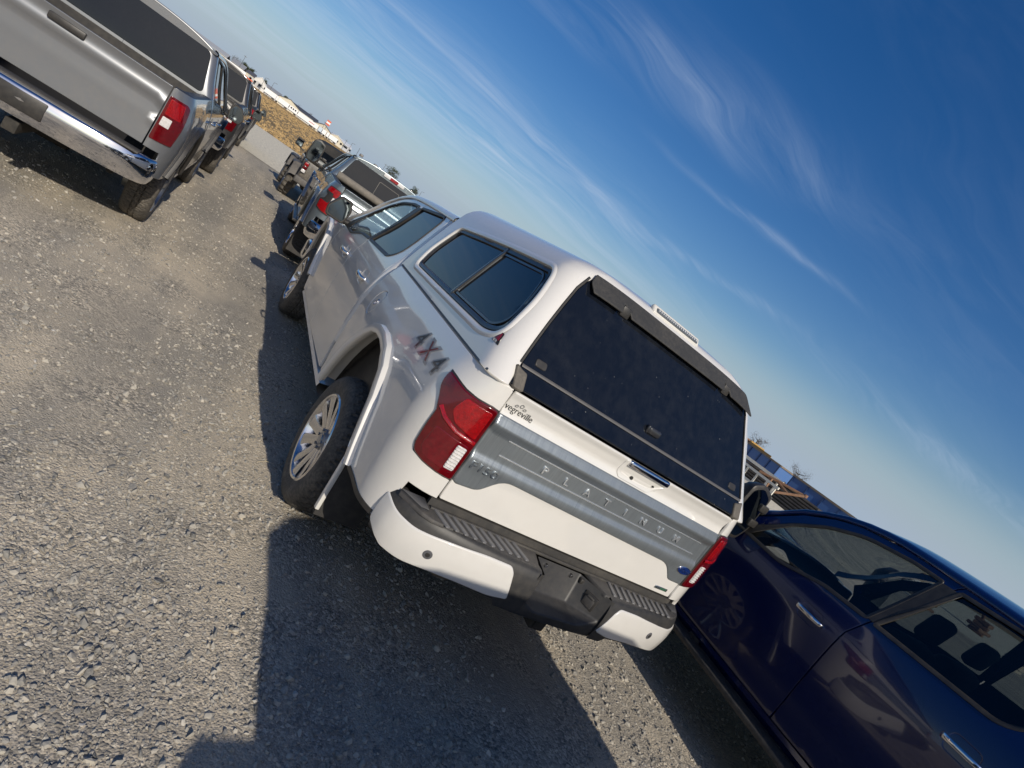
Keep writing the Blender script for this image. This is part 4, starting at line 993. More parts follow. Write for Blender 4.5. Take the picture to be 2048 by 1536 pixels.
def copy_tree(o, parent=None, swap=None):
    c = o.copy(); COL.objects.link(c); c.parent = parent
    if swap and c.type == 'MESH':
        for i, sl_ in enumerate(c.material_slots):
            nm = sl_.material.name if sl_.material else None
            if nm in swap: sl_.link = 'OBJECT'; sl_.material = swap[nm]
    for ch in o.children: copy_tree(ch, c, swap)
    return c
# ------------------------------------------------------------------ ground
def gh(x, y):
    h = max(0, y - 60) * .0092 * sst(60, 100, y) if y > 60 else 0
    return h
def axis(a, b, lo, hi, step, grow=1.16):
    v = list(np.arange(lo, hi, step)); s = step; x = hi
    while x < b: v.append(x); s *= grow; x += s
    v.append(b); s = step; x = lo - step
    while x > a: v.insert(0, x); s *= grow; x -= s
    v.insert(0, a); return v
def build_ground():
    xs = axis(-900, 1200, -4.2, 6.0, .055, 1.14); ys = axis(-300, 2600, -1.3, 12., .055, 1.10)
    vs = []
    for y in ys:
        for x in xs:
            d = math.hypot(x + 2, y + 2); k = 1 - sst(8, 26, d)
            z = gh(x, y)
            if k > 0: z += k * (.016 * noise.noise((x * 1.3, y * 1.3, 0)) + .007 * noise.noise((x * 5, y * 5, 3)) + .002 * noise.noise((x * 17, y * 17, 7))) - .004
            vs.append((x, y, z))
    n = len(xs); fs = [(j * n + i, j * n + i + 1, (j + 1) * n + i + 1, (j + 1) * n + i) for j in range(len(ys) - 1) for i in range(n - 1)]
    m = bpy.data.materials.new('gravel_ground'); m.use_nodes = True; nt = m.node_tree; N = nt.nodes; L = nt.links; p = N['Principled BSDF']; p.inputs['Roughness'].default_value = .95; p.inputs['Specular IOR Level'].default_value = .15
    tc = N.new('ShaderNodeTexCoord')
    def nz(s, d=6, r=.6):
        a = N.new('ShaderNodeTexNoise'); a.inputs['Scale'].default_value = s; a.inputs['Detail'].default_value = d; a.inputs['Roughness'].default_value = r; L.new(tc.outputs['Object'], a.inputs[0]); return a.outputs[0]
    def ramp(src, pts):
        a = N.new('ShaderNodeValToRGB'); e = a.color_ramp.elements
        for i, (q, c) in enumerate(pts):
            el = e[i] if i < 2 else e.new(q); el.position = q; el.color = (*c, 1)
        L.new(src, a.inputs[0]); return a.outputs[0]
    big = ramp(nz(.55), [(.35, (.33, .305, .26)), (.62, (.49, .44, .355))])
    vo = N.new('ShaderNodeTexVoronoi'); vo.inputs['Scale'].default_value = 75; L.new(tc.outputs['Object'], vo.inputs[0])
    vo2 = N.new('ShaderNodeTexVoronoi'); vo2.inputs['Scale'].default_value = 120; L.new(tc.outputs['Object'], vo2.inputs[0])
    sep = N.new('ShaderNodeSeparateColor'); L.new(vo.outputs['Color'], sep.inputs[0])
    st = ramp(sep.outputs[0], [(.0, (.17, .165, .15)), (.45, (.33, .305, .26)), (.8, (.47, .42, .34)), (1, (.60, .55, .46))])
    mk = N.new('ShaderNodeMapRange'); mk.inputs[1].default_value = .40; mk.inputs[2].default_value = .60; L.new(nz(2.2, 8), mk.inputs[0])
    mx = N.new('ShaderNodeMix'); mx.data_type = 'RGBA'; L.new(mk.outputs[0], mx.inputs[0]); L.new(big, mx.inputs[6]); L.new(st, mx.inputs[7])
    mp = N.new('ShaderNodeMapping'); mp.inputs['Scale'].default_value = (1.5, .14, 1); L.new(tc.outputs['Object'], mp.inputs[0])
    tr = N.new('ShaderNodeTexNoise'); tr.inputs['Scale'].default_value = 1.3; tr.inputs['Detail'].default_value = 5; L.new(mp.outputs[0], tr.inputs[0])
    lane = ramp(tr.outputs[0], [(.40, (.90, .89, .88)), (.60, (1.26, 1.20, 1.11))])
    lm = N.new('ShaderNodeMix'); lm.data_type = 'RGBA'; lm.blend_type = 'MULTIPLY'; lm.inputs[0].default_value = 1; L.new(mx.outputs[2], lm.inputs[6]); L.new(lane, lm.inputs[7]); mx = lm
    fine = ramp(nz(240, 3), [(.3, (.78, .78, .78)), (.7, (1.2, 1.2, 1.2))])
    ml = N.new('ShaderNodeMix'); ml.data_type = 'RGBA'; ml.blend_type = 'MULTIPLY'; ml.inputs[0].default_value = 1; L.new(mx.outputs[2], ml.inputs[6]); L.new(fine, ml.inputs[7])
    L.new(ml.outputs[2], p.inputs['Base Color'])
    b = N.new('ShaderNodeBump'); b.inputs['Strength'].default_value = .7; b.inputs['Distance'].default_value = .005; b.invert = True; L.new(vo.outputs['Distance'], b.inputs['Height'])
    b2 = N.new('ShaderNodeBump'); b2.inputs['Strength'].default_value = .6; b2.inputs['Distance'].default_value = .005; b2.invert = True; L.new(vo2.outputs['Distance'], b2.inputs['Height']); L.new(b.outputs[0], b2.inputs['Normal'])
    b3 = N.new('ShaderNodeBump'); b3.inputs['Strength'].default_value = .5; b3.inputs['Distance'].default_value = .004; L.new(nz(30), b3.inputs['Height']); L.new(b2.outputs[0], b3.inputs['Normal'])
    L.new(b3.outputs[0], p.inputs['Normal'])
    g = raw('ground', vs, fs, m, smooth=True); props(g, kind='structure')
def strip_ground(name, x0, x1, ya, yb, m, lift, nx=40, ny=40, wob=.25):
    vs = []
    for j in range(ny + 1):
        for i in range(nx + 1):
            t = i / nx; x = x0 + (x1 - x0) * t; y = ya(x) + (yb(x) - ya(x)) * (j / ny) ** 2
            if j == 0 or j == ny: y += wob * (1 + abs(y) * .01) * noise.noise((x * .7, j * 3., 1)) * (1 if j == 0 else 2)
            vs.append((x, y, gh(x, y) + lift))
    n = nx + 1; fs = [(j * n + i, j * n + i + 1, (j + 1) * n + i + 1, (j + 1) * n + i) for j in range(ny) for i in range(nx)]
    return props(raw(name, vs, fs, m, smooth=True), kind='structure')
def build_far_ground():
    gm = mat('pale_gravel', (.68, .62, .49), .95, var=.35, vscale=9, bump=.8, bscale=40, bdist=.02, spec=.1)
    strip_ground('gravel_road', -120, 160, lambda x: 21.6 - .95 * (x + 2.5) * .35, lambda x: 45.5 - .5 * (x + 2.3) * .35, gm, .006, 260, 6, .5)
    fm = mat('dry_field_soil', (.30, .215, .115), 1., var=.40, vscale=.12, bump=.8, bscale=3, bdist=.1, spec=.05)
    strip_ground('dry_field', -300, 260, lambda x: 45.2 - .5 * (x + 2.3) * .35, lambda x: 445, fm, .012, 300, 40, .5)
    rng = np.random.default_rng(3); n = 26000; vs = []; fs = []
    for i in range(n):
        x = rng.uniform(-60, 75); t = rng.random() ** 2.2; y0 = 45.2 - .175 * (x + 2.3); y = y0 + t * 370
        x *= (1 + t * 1.0); h = rng.uniform(.06, .17) * (1 + t); w = rng.uniform(.05, .16) * (1 + t * 4); z = gh(x, y)
        k = len(vs); a = rng.uniform(0, 3.14)
        for b in (a, a + 1.3):
            c, s = math.cos(b) * w, math.sin(b) * w; k = len(vs)
            vs += [(x - c, y - s, z), (x + c, y + s, z), (x + c * .4 + rng.normal() * .05, y + s * .4, z + h), (x - c * .9, y - s * .9, z + h * .7)]; fs.append((k, k + 1, k + 2, k + 3))
    g = raw('dry_grass', vs, fs, mat('dry_grass_blades', (.40, .285, .145), .9, island=.16, spec=.1)); props(g, 'tan dry grass covering the open field beyond the gravel road', 'grass', kind='stuff')
def build_gravel(n=125000):
    rng = np.random.default_rng(11)
    bm = bmesh.new(); bmesh.ops.create_icosphere(bm, subdivisions=1, radius=1); bv = np.array([v.co[:] for v in bm.verts]); bf = np.array([[v.index for v in f.verts] for f in bm.faces]); bm.free()
    az = rng.uniform(R(-24), R(82), n); r = 1.35 * np.exp(rng.random(n) * math.log(19 / 1.35))
    x = -2 + r * np.sin(az); y = -2 + r * np.cos(az)
    size = .0047 * np.exp(rng.normal(0, .52, n)) * (1 + r * .10); size = np.clip(size, .003, .019)
    big = rng.random(n) < .006; size[big] = rng.uniform(.012, .021, big.sum())
    # clusters: fewer stones on the packed dusty patches
    keep = np.array([noise.noise((a * 1.1, b * 1.1, 9)) + .8 * noise.noise((a * 1.5, b * .16, 4)) for a, b in zip(x, y)]) + rng.uniform(-.35, .55, n) > -.10
    x, y, size = x[keep], y[keep], size[keep]; n = len(x)
    v = bv[None] * (1 + rng.uniform(-.40, .34, (n, 12, 1))) * rng.uniform(.5, 1.3, (n, 1, 3)) * np.array([1, 1, .60])
    q = rng.normal(size=(n, 4)); q[:, 1:3] *= .5; q /= np.linalg.norm(q, axis=1)[:, None]; w, a, b, c = q.T
    M = np.stack([1 - 2 * (b * b + c * c), 2 * (a * b - c * w), 2 * (a * c + b * w), 2 * (a * b + c * w), 1 - 2 * (a * a + c * c), 2 * (b * c - a * w), 2 * (a * c - b * w), 2 * (b * c + a * w), 1 - 2 * (a * a + b * b)], 1).reshape(n, 3, 3)
    v = np.einsum('nij,nkj->nki', M, v) * size[:, None, None]
    z = np.array([.016 * noise.noise((p * 1.3, s * 1.3, 0)) + .007 * noise.noise((p * 5, s * 5, 3)) - .004 for p, s in zip(x, y)])
    v += np.stack([x, y, z + size * rng.uniform(-.25, .30, n)], 1)[:, None, :]
    V = v.reshape(-1, 3).astype(np.float32); F = (bf[None] + (np.arange(n) * 12)[:, None, None]).reshape(-1)
    me = bpy.data.meshes.new('gravel'); me.vertices.add(len(V)); me.vertices.foreach_set('co', V.ravel())
    me.loops.add(len(F)); me.loops.foreach_set('vertex_index', F.astype(np.int32)); nf = len(F) // 3
    me.polygons.add(nf); me.polygons.foreach_set('loop_start', np.arange(0, nf * 3, 3, dtype=np.int32)); me.polygons.foreach_set('loop_total', np.full(nf, 3, np.int32)) if False else None
    me.update(calc_edges=True); me.shade_flat()
    m = bpy.data.materials.new('crushed_stone'); m.use_nodes = True; nt = m.node_tree; N = nt.nodes; L = nt.links; p = N['Principled BSDF']; p.inputs['Roughness'].default_value = .9; p.inputs['Specular IOR Level'].default_value = .2
    g = N.new('ShaderNodeNewGeometry'); a = N.new('ShaderNodeValToRGB'); e = a.color_ramp.elements; L.new(g.outputs['Random Per Island'], a.inputs[0])
    for i, (q_, c_) in enumerate([(0, (.14, .137, .13)), (.35, (.25, .24, .22)), (.7, (.38, .355, .305)), (.97, (.46, .42, .35)), (1., (.56, .53, .48))]):
        el = e[i] if i < 2 else e.new(q_); el.position = q_; el.color = (*c_, 1)
    tc = N.new('ShaderNodeTexCoord'); nz = N.new('ShaderNodeTexNoise'); nz.inputs['Scale'].default_value = 90; nz.inputs['Detail'].default_value = 5; L.new(tc.outputs['Object'], nz.inputs[0])
    mx = N.new('ShaderNodeMix'); mx.data_type = 'RGBA'; mr = N.new('ShaderNodeMapRange'); mr.inputs[1].default_value = .4; mr.inputs[2].default_value = .65; mr.inputs[4].default_value = .45; L.new(nz.outputs[0], mr.inputs[0])
    L.new(mr.outputs[0], mx.inputs[0]); L.new(a.outputs[0], mx.inputs[6]); mx.inputs[7].default_value = (.43, .395, .33, 1); L.new(mx.outputs[2], p.inputs['Base Color'])
    me.materials.append(m); o = bpy.data.objects.new('gravel', me); COL.objects.link(o)
    props(o, 'loose crushed grey stones scattered over the dusty lot', 'gravel', kind='stuff')
# ------------------------------------------------------------------ trees
def leaf_mat(): return mat('dull_foliage', (.055, .065, .030), .8, island=.45, spec=.2)
def make_tree(label, x, y, h, w, dead=False, shape='round', name='tree', group=None, seed=0, dense=1):
    rng = random.Random(seed); T = empty(name, (x, y, gh(x, y)), 0, label, 'tree', group)
    tr = MB(); tr.tube([(0, 0, -.1), (.03 * h, 0, h * .3), (-.01 * h, .02, h * .6), (0, 0, h * .85)], [h * .035, h * .026, h * .016, h * .006], 7)
    br = []
    for i in range(16 if not dead else 34):
        z = h * rng.uniform(.3, .8); a = rng.uniform(0, 6.28); l = w * .5 * rng.uniform(.5, 1) * (1 if shape == 'round' else (1.1 - z / h)); p1 = (math.cos(a) * l, math.sin(a) * l, z + l * rng.uniform(.3, .9))
        tr.tube([(0, 0, z), (p1[0] * .5, p1[1] * .5, z + (p1[2] - z) * .4), p1], [h * .010, h * .007, h * .003], 5); br.append(p1)
        for k in range(3 if not dead else 5):
            b = rng.uniform(0, 6.28); q = (p1[0] + math.cos(b) * l * .35, p1[1] + math.sin(b) * l * .35, p1[2] + l * rng.uniform(0, .4)); tr.tube([p1, q], [h * .003, h * .0015], 4); br.append(q)
    tr.build('trunk', mat('grey_bark', (.11, .095, .08), .9), T)
    cr = MB()
    for i in range((1300 if not dead else 420) * dense):
        p = rng.choice(br); s = h * (.030 if not dead else .016) * (1 if dense == 1 else .62)
        c = Vector(p) + Vector((rng.gauss(0, 1), rng.gauss(0, 1), rng.gauss(0, .8))) * w * .10
        if shape == 'cone': c.x *= max(.15, 1.15 - c.z / h); c.y *= max(.15, 1.15 - c.z / h)
        u = Vector((rng.gauss(0, 1), rng.gauss(0, 1), rng.gauss(0, 1))).normalized(); v = u.orthogonal().normalized()
        cr.add([c - u * s, c + v * s * .7, c + u * s, c - v * s * .7], [(0, 1, 2, 3)])
    cr.build('crown', leaf_mat() if not dead else mat('bare_twigs', (.14, .12, .10), .9, island=.3), T, fix=False)
    return T
# ------------------------------------------------------------------ the lot
build_ground(); build_far_ground(); build_gravel()
white = paint('pearl_white_paint', (.72, .70, .655), rough=.38, dust=.08)
shellw = paint('shell_white_paint', (.70, .68, .64), rough=.5, dust=.04)
graym = mat('graphite_paint', (.19, .235, .265), .33, .6, 1., dust=.25, dscale=1.6)
greym2 = mat('dark_grey_paint', (.045, .047, .052), .35, .4, 1., dust=.22, dscale=1.6)
bluem = mat('deep_blue_paint', (.0015, .008, .06), .22, .0, 1., dust=.0, dscale=1.6)
blackp = mat('black_paint', (.010, .010, .012), .3, 0, 1., dust=.12)
silverp = mat('silver_paint', (.20, .21, .225), .35, .5, 1., dust=.15)
C = dict(rail_mat=white, paint=white, shell_paint=shellw, h=.04, fuel=True, rear=rear_hero, mirrors=mirrors_hero, flare_out=.024, privacy=1)
hero = make_pickup('pickup_truck', 'pearl white 4x4 pickup with a white camper shell over its bed, nearest the viewer', 'pickup truck', C)
make_shell(hero, C); sail(hero, C)
# dark graphite pickup in front
C2 = dict(mirror_dz=.13, paint=graym, h=.07, rear=rear_cshape, mirrors=mirrors_tow, slider=True, flare_out=.02, rim=CHROME(), privacy=1)
sdt = make_pickup('pickup_truck', 'dusty graphite pickup with C-shaped red taillights, parked directly ahead of the white truck', 'pickup truck', C2, (.02, 6.95, 0), R(-2.5))
sail(sdt, C2)
rc = MB(); rc.cyl((-.84, 1.74, 1.47), (.84, 1.74, 1.47), .065, 18); rc.build('rolled_bed_cover', mat('grey_canvas', (.13, .12, .105), .8, dust=.4), sdt, True, 40)
th = MB(); th.bbox(-.20, .20, 1.948, 1.99, 1.885, 1.940, .01, 2); th_ = th.build('brake_light_housing', WHITE_LENS(), sdt, True, 40)
th = MB(); th.bbox(-.075, .075, 1.942, 1.950, 1.889, 1.936, .003, 1); th.build('brake_light_lens', RED2(), th_, True, 40)
for x in (-.55, -.25, 0, .25, .55):
    m = MB(); m.bbox(x - .035, x + .035, 3.20, 3.34, 1.925 + .02 * (1 - abs(x)), 1.985, .014, 3); m.build('clearance_lamp', mat('grey_lamp_cover', (.16, .15, .14), .4, coat=.5), sdt, True, 50)
m = MB(); m.tube([(-.62, 3.4, 1.86), (-.63, 3.36, 2.06)], .003, 5); m.build('antenna', BLACK(), sdt)
for sx in (-1, 1):
    m = MB(); m.bbox(sx * .86 - .13, sx * .86 + .13, .60, .615, .16, .62, .004, 1); f_ = m.build('mud_flap', RUBBER(), sdt)
    el = MB(); el.grid([[(sx * .86 + a * math.cos(q), .596, .33 + b * math.sin(q)) for q in [2 * math.pi * i / 28 for i in range(28)]] for a, b in ((.105, .058), (.098, .052))], True); el.build('flap_oval', mat('faint_print', (.09, .09, .092), .6), f_, fix=False)
    text('flap_script', 'Ford', .06, lambda x, y, z: (sx * .86 + x, .5965, .33 + y), mat('faint_print', (.09, .09, .092)), f_, ext=.0003, sx=1.2, shear=.3)
    rb = MB(); rb.bbox(sx * 1.0 - .05, sx * 1.0 + .05, 2.0, 4.05, .40, .45, .015, 2); rb.build('side_step', mat('brushed_step', (.35, .34, .31), .4, .6, dust=.4), sdt, True, 40)
# twigs on the ground
for k, (x, y, a, l, lab) in enumerate(((-1.13, 1.42, .5, .12, 'pale dry twig lying on the lit gravel left of the rear wheel'), (-1.20, 3.05, 2.1, .09, 'short dry twig on the lit gravel left of the cab'), (-.62, -.02, 1.1, .07, 'small dry grass stalk in the shadow behind the bumper'))):
    q = MB(); q.tube([(0, 0, .014), (l * .5, .008, .020), (l, -.004, .012)], [.0016, .0014, .0009], 5); q.tube([(l * .45, .006, .019), (l * .7, .03, .022)], .0008, 4)
    o = q.build('dry_twig', mat('straw', (.62, .52, .34), .8), None); o.location = (x, y, 0); o.rotation_euler = (0, 0, a); props(o, lab, 'twig')
# black soft-top four by four
make_offroader('offroad_vehicle', 'black soft-top four-wheel-drive with wide grey flares, beyond the graphite pickup', 'off-roader', mat('dusty_black_paint', (.05, .048, .046), .4, 0, .8, dust=.5, dscale=3), (-.05, 15.0, 0))
# parked behind the viewer: throws the wide shadow across the foreground
b = make_offroader('offroad_vehicle', 'wide white hard-top four-wheel-drive parked behind the white pickup, tail towards it', 'off-roader', paint('cream_white_paint', (.62, .60, .55)), (.07, -2.62, 0), math.pi, 1.18, 'hard'); b.scale = (1, 1, 1.185)
# blue pickup on the right
C3 = dict(side_glass=mat('smoked_glass', (.10, .13, .14), .0, trans=1., ior=1.02, coat=1.), mirror_dx=.10, sail=[(4.03, 1.272), (3.93, 1.272), (3.74, 1.545)], paint=bluem, h=.05, rear=rear_plain, mirrors=mirrors_tow, flare_out=.016, privacy=0, rocker=bluem, mirror_y=3.95, seat=mat('dark_cloth_seat', (.02, .02, .022), .9))
blue = make_pickup('pickup_truck', 'deep blue pickup with big black towing mirrors, right of the white truck', 'pickup truck', C3, (2.95, -3.17, 0))
sail(blue, C3)
for sx in (-1, 1):
    rb = MB(); rb.bbox(sx * 1.02 - .075, sx * 1.02 + .075, 1.95, 4.15, .385, .425, .012, 2); rb.box(sx * .92 - .05, sx * .92 + .05, 2.2, 2.3, .40, .50); rb.box(sx * .92 - .05, sx * .92 + .05, 3.7, 3.8, .40, .50); rb.build('running_board', mat('ribbed_board', (.025, .027, .03), .5, dust=.2, bump=.6, bscale=90), blue, True, 40)
# left row: one generic pickup, copied and repainted
Cg = dict(paint=silverp, h=.08, rear=rear_plain, mirrors=mirrors_hero, flare_out=.03, flare_mat=BLACK(), rim=ALUD(), spokes='five')
g1 = make_pickup('pickup_truck', 'silver-grey pickup nearest in the row on the left', 'pickup truck', Cg, (-3.47, 4.2, 0), group='pickups parked in the left row')
sail(g1, Cg)
def respray(name, label, loc, mt, rim=None):
    sw = {'silver_paint': mt}
    c = copy_tree(g1, None, sw); c.location = loc; c.name = name; c['label'] = label; return c
l2 = respray('pickup_truck', 'dark grey pickup with chunky tyres, second in the row on the left', (-3.32, 10.35, 0), greym2)
l3 = respray('pickup_truck', 'black pickup with a wide mirror, farthest in the row on the left', (-3.30, 19.6, 0), blackp); l3.scale = (1, 1, .96)
# ------------------------------------------------------------------ far side of the field
FX = lambda x: -1.99 + (x + 1.99) * 1.714
def trailer(x0, x1, label, col=(.78, .78, .77), y=430, h=2.75, windows=0, mark=None, nose=False):
    X0, X1 = FX(x0), FX(x1); z0 = gh(0, y); w = X1 - X0
    T = empty('semi_trailer', ((X0 + X1) / 2, y, z0), 0, label, 'trailer', 'trailers parked beyond the field'); m = mat('trailer_white_%d' % int(col[0] * 100 + col[2] * 7), col, .5, var=.05)
    b = MB(); b.bbox(-w / 2, w / 2, 0, 2.6, 1.15, 1.15 + h, .04, 1); bb = b.build('cargo_box', m, T)
    s = MB(); s.box(-w / 2, w / 2, -.02, 0, 1.10, 1.25); s.build('side_rail', mat('rail_grey', (.35, .35, .36), .5), T)
    ch = MB(); ch.box(-w / 2 + .2, w / 2 - .2, .4, 2.2, .85, 1.1); ch.build('chassis', UNDER(), T)
    for k in (.78, .90):
        q = MB(); q.cyl((-w / 2 + w * k, .1, .5), (-w / 2 + w * k, 2.5, .5), .5, 14); q.build('wheel', TYRE(), T, True, 40)
    q = MB(); q.box(-w * .3, -w * .3 + .15, .3, .5, .0, .9); q.box(-w * .3, -w * .3 + .15, 2.1, 2.3, 0, .9); q.build('landing_leg', mat('rail_grey', (.35, .35, .36)), T)
    for k in range(1, int(w / 2.4)):
        q = MB(); q.box(-w / 2 + k * 2.4 - .02, -w / 2 + k * 2.4 + .02, -.03, 0, 1.25, 1.1 + h); q.build('seam', mat('seam_grey', (.5, .5, .5), .6), bb)
    for k in range(windows):
        q = MB(); q.box(-w * .35 + k * 1.4, -w * .35 + k * 1.4 + .85, -.04, .0, 2.4, 3.3); q.build('window', GLASS_DARK(), bb)
    if mark:
        q = MB(); q.box(w * .05, w * .32, -.03, 0, 2.4, 2.75); q.build('painted_mark', mat('mark_red', (.5, .04, .04), .5), bb)
    return T
trailer(-7.4, -3.15, 'long white box trailer, leftmost of the row beyond the field')
trailer(-3.0, -2.35, 'short white container next to the leftmost long trailer')
trailer(-2.2, 1.65, 'white box trailer with three seams, second long one from the left')
trailer(1.9, 5.1, 'white office trailer with dark windows in the row beyond the field', windows=3)
trailer(5.3, 13.3, 'longest white trailer carrying a small red mark', mark=True)
trailer(13.6, 14.95, 'light blue-grey container between the white trailers', col=(.50, .58, .66))
trailer(15.15, 16.6, 'white container right of the blue-grey one')
trailer(16.9, 17.8, 'narrow white container near the right end of the row')
trailer(18.0, 21.3, 'white box trailer, rightmost of the row beyond the field')
for i, x in enumerate((-22, -31, -44)):
    trailer(x, x + 7.5, ('white trailer behind the nearest silver pickup', 'white trailer far left behind the parked row', 'white trailer at the far left end of the field')[i])
def shed(x0, x1, h0, h1, y, label, wall, roof, door=True, axis_='x'):
    X0, X1 = FX(x0), FX(x1); z = gh(0, y); w = X1 - X0; T = empty('warehouse', ((X0 + X1) / 2, y, z), 0, label, 'building', 'sheds beyond the field')
    d = 26.
    m = MB(); 
    if axis_ == 'x': m.box(-w / 2, w / 2, 0, d, -.2, h0)
    else: m.prism([(-w / 2, -.2), (w / 2, -.2), (w / 2, h0), (0, h1), (-w / 2, h0)], lambda a, c: (a, 0, c), lambda a, c: (a, d, c))
    wl = m.build('wall', mat('wall_%s' % label[:5], wall, .8, var=.06), T)
    for k in range(1, int(w / 4)):
        q = MB(); q.box(-w / 2 + 4 * k - .04, -w / 2 + 4 * k + .04, -.06, 0, 0, h0 - .1); q.build('panel_seam', mat('seam_grey', (.5, .5, .5)), wl)
    r = MB()
    if axis_ == 'x': r.prism([(-.5, h0), (d / 2, h1), (d + .5, h0), (d / 2, h1 + .25), (-.5, h0 + .25)][:5], lambda a, c: (-w / 2 - .4, a, c), lambda a, c: (w / 2 + .4, a, c))
    else:
        r.prism([(-w / 2 - .4, h0 - .05), (0, h1), (0, h1 + .3), (-w / 2 - .4, h0 + .25)], lambda a, c: (a, -.4, c), lambda a, c: (a, d, c)); r.prism([(w / 2 + .4, h0 - .05), (w / 2 + .4, h0 + .25), (0, h1 + .3), (0, h1)], lambda a, c: (a, -.4, c), lambda a, c: (a, d, c))
    r.build('roof', mat('roof_%s' % label[:5], roof, .7), T)
    if door:
        q = MB(); q.box(-w * .2, -w * .2 + 4, -.08, 0, 0, 4); q.build('door', mat('shed_door', (.45, .45, .44), .6), wl)
        for k in range(3):
            q = MB(); q.box(w * .05 + k * 3, w * .05 + k * 3 + 1.4, -.08, 0, 2, 3.4); q.build('window', GLASS_DARK(), wl)
    return T
shed(-2.6, 5.5, 4.6, 6.8, 455, 'cream gabled shed behind the office trailer', (.60, .55, .43), (.10, .10, .11), axis_='y')
shed(1.5, 14.5, 4.8, 6.9, 490, 'dark roofed long shed behind the longest trailer', (.55, .55, .52), (.07, .075, .09))
shed(12.5, 19.5, 4.2, 6.8, 458, 'tan gabled shed under the orange and white sign', (.55, .50, .40), (.12, .12, .13), axis_='y')
shed(19.0, 25.5, 3.8, 6.2, 462, 'beige shed near the right end of the trailer row', (.58, .53, .42), (.60, .62, .64), axis_='y')
shed(22.5, 31.5, 4.0, 6.2, 500, 'grey-white low warehouse farthest right beyond the field', (.45, .46, .48), (.66, .68, .70))
shed(-15.2, -12.4, 4.5, 6.6, 450, 'cream yellow block building left of the white gable', (.62, .55, .36), (.55, .50, .36))
shed(-12.6, -7.5, 4.0, 7.4, 452, 'white gable-roofed barn with a red base line', (.66, .64, .60), (.74, .75, .76), axis_='y')
shed(-8.4, -2.0, 4.6, 6.6, 500, 'grey roofed hall behind the leftmost trailer', (.42, .42, .42), (.30, .31, .32))
shed(-21.5, -17.0, 4.5, 7.2, 470, 'grey roofed house at the left end of the sheds', (.60, .58, .55), (.28, .29, .31))
shed(-40, -24, 4.5, 7.0, 480, 'long pale warehouse behind the left parked row', (.50, .49, .46), (.40, .41, .42))
def low_box(name, label, cat, x0, x1, h, y, col, z=0.):
    T = empty(name, ((FX(x0) + FX(x1)) / 2, y, gh(0, y) + z), 0, label, cat); w = FX(x1) - FX(x0); b = MB(); b.bbox(-w / 2, w / 2, 0, 2.4, .15, h, .05, 1); b.build('body', mat(name + '_paint', col, .6), T)
    f = MB()
    for k in range(6): f.box(-w / 2 + w * k / 5 - .06, -w / 2 + w * k / 5 + .06, -.06, .0, .1, h)
    f.build('post', mat(name + '_post', tuple(c * .6 for c in col), .6), T); return T
low_box('shipping_container', 'orange-red container row left of the trailers', 'container', -15.9, -11.4, 2.3, 415, (.62, .13, .06))
# sign and poles
def pole(x, h, label, arm=False, y=440, name='light_pole'):
    T = empty(name, (FX(x), y, gh(0, y)), 0, label, 'pole'); m = MB(); m.tube([(0, 0, 0), (0, 0, h)], [.14, .10], 8); m.build('mast', mat('pole_grey', (.12, .12, .12), .6), T)
    if arm: a = MB(); a.tube([(0, 0, h - .1), (1.2, 0, h + .25)], .08, 6); a.bbox(.9, 2.1, -.2, .2, h + .15, h + .35, .04, 1); a.build('lamp_head', mat('pole_grey', (.12, .12, .12)), T)
    else: a = MB(); a.box(-1., 1., -.08, .08, h - .8, h - .6); a.build('crossarm', mat('pole_grey', (.12, .12, .12)), T)
    return T
pole(-17.5, 12.2, 'tall dark mast rising left of the cream block building', False); pole(-6.0, 9.2, 'lamp pole above the leftmost long trailer', True); pole(-9.0, 8.6, 'lamp pole behind the white gable-roofed barn', True); pole(15.0, 8.6, 'pole beside the orange and white sign', False)
pole(24.6, 7.4, 'thin pole over the beige shed', False); pole(26.8, 7.6, 'thin pole over the grey-white warehouse', True)
pole(41.5, 9.8, 'thin mast right of the graphite pickup roof', False); pole(57.5, 9.5, 'leaning thin mast above the white cab roof, left one', False); pole(59.2, 9.0, 'thin mast above the white cab roof, right one', True)
sg = empty('roof_sign', (FX(16.1), 444, gh(0, 444) + 5.2), 0, 'orange and white block sign on a post above the tan shed', 'sign')
for i, c in enumerate(((.62, .13, .07), (.8, .8, .78), (.62, .13, .07))):
    q = MB(); q.box(-1.35, 1.35, 0, .5, 2.1 + i * 1.12, 3.2 + i * 1.12); q.build('sign_band', mat('band_orange' if i != 1 else 'band_white', c, .6), sg)
q = MB(); q.box(-.15, .15, .1, .4, -5.2, 2.1); q.build('post', mat('pole_grey', (.12, .12, .12)), sg)
TR_ = [(-22.2, 9.5, 6, True, 'bare grey tree behind the silver pickup roof'), (-21.0, 7.5, 4, False, 'small dark tree beside the bare grey tree'), (-18.4, 8.6, 6, False, 'dark bushy tree left of the tall mast'), (-16.9, 8.2, 6, False, 'dark bushy tree at the foot of the tall mast'), (-15.2, 8.2, 4, False, 'small tree above the cream block building'),
       (-9.9, 7.8, 4, False, 'small tree behind the white gable roof'), (.2, 8.0, 4, False, 'low tree over the cream gabled shed'), (6.3, 8.4, 4, True, 'brownish tree over the dark roofed long shed'), (11.4, 8.2, 4, True, 'greyish tree left of the orange and white sign')]
for i, (x, h, w, d, l) in enumerate(TR_): make_tree(l, FX(x), 512, h, w, d, seed=i)
make_tree('dark conifer behind the graphite pickup roof', FX(48.3), 470, 9.6, 7.5, False, seed=21); make_tree('small conifer beyond the white cab roof', FX(61.7), 480, 8.4, 5.5, False, seed=22)
wl = MB()
wl.tube([(FX(x), 280 + 0 * x, gh(0, 280) + .5) for x in range(-20, 60, 8)], .16, 4)
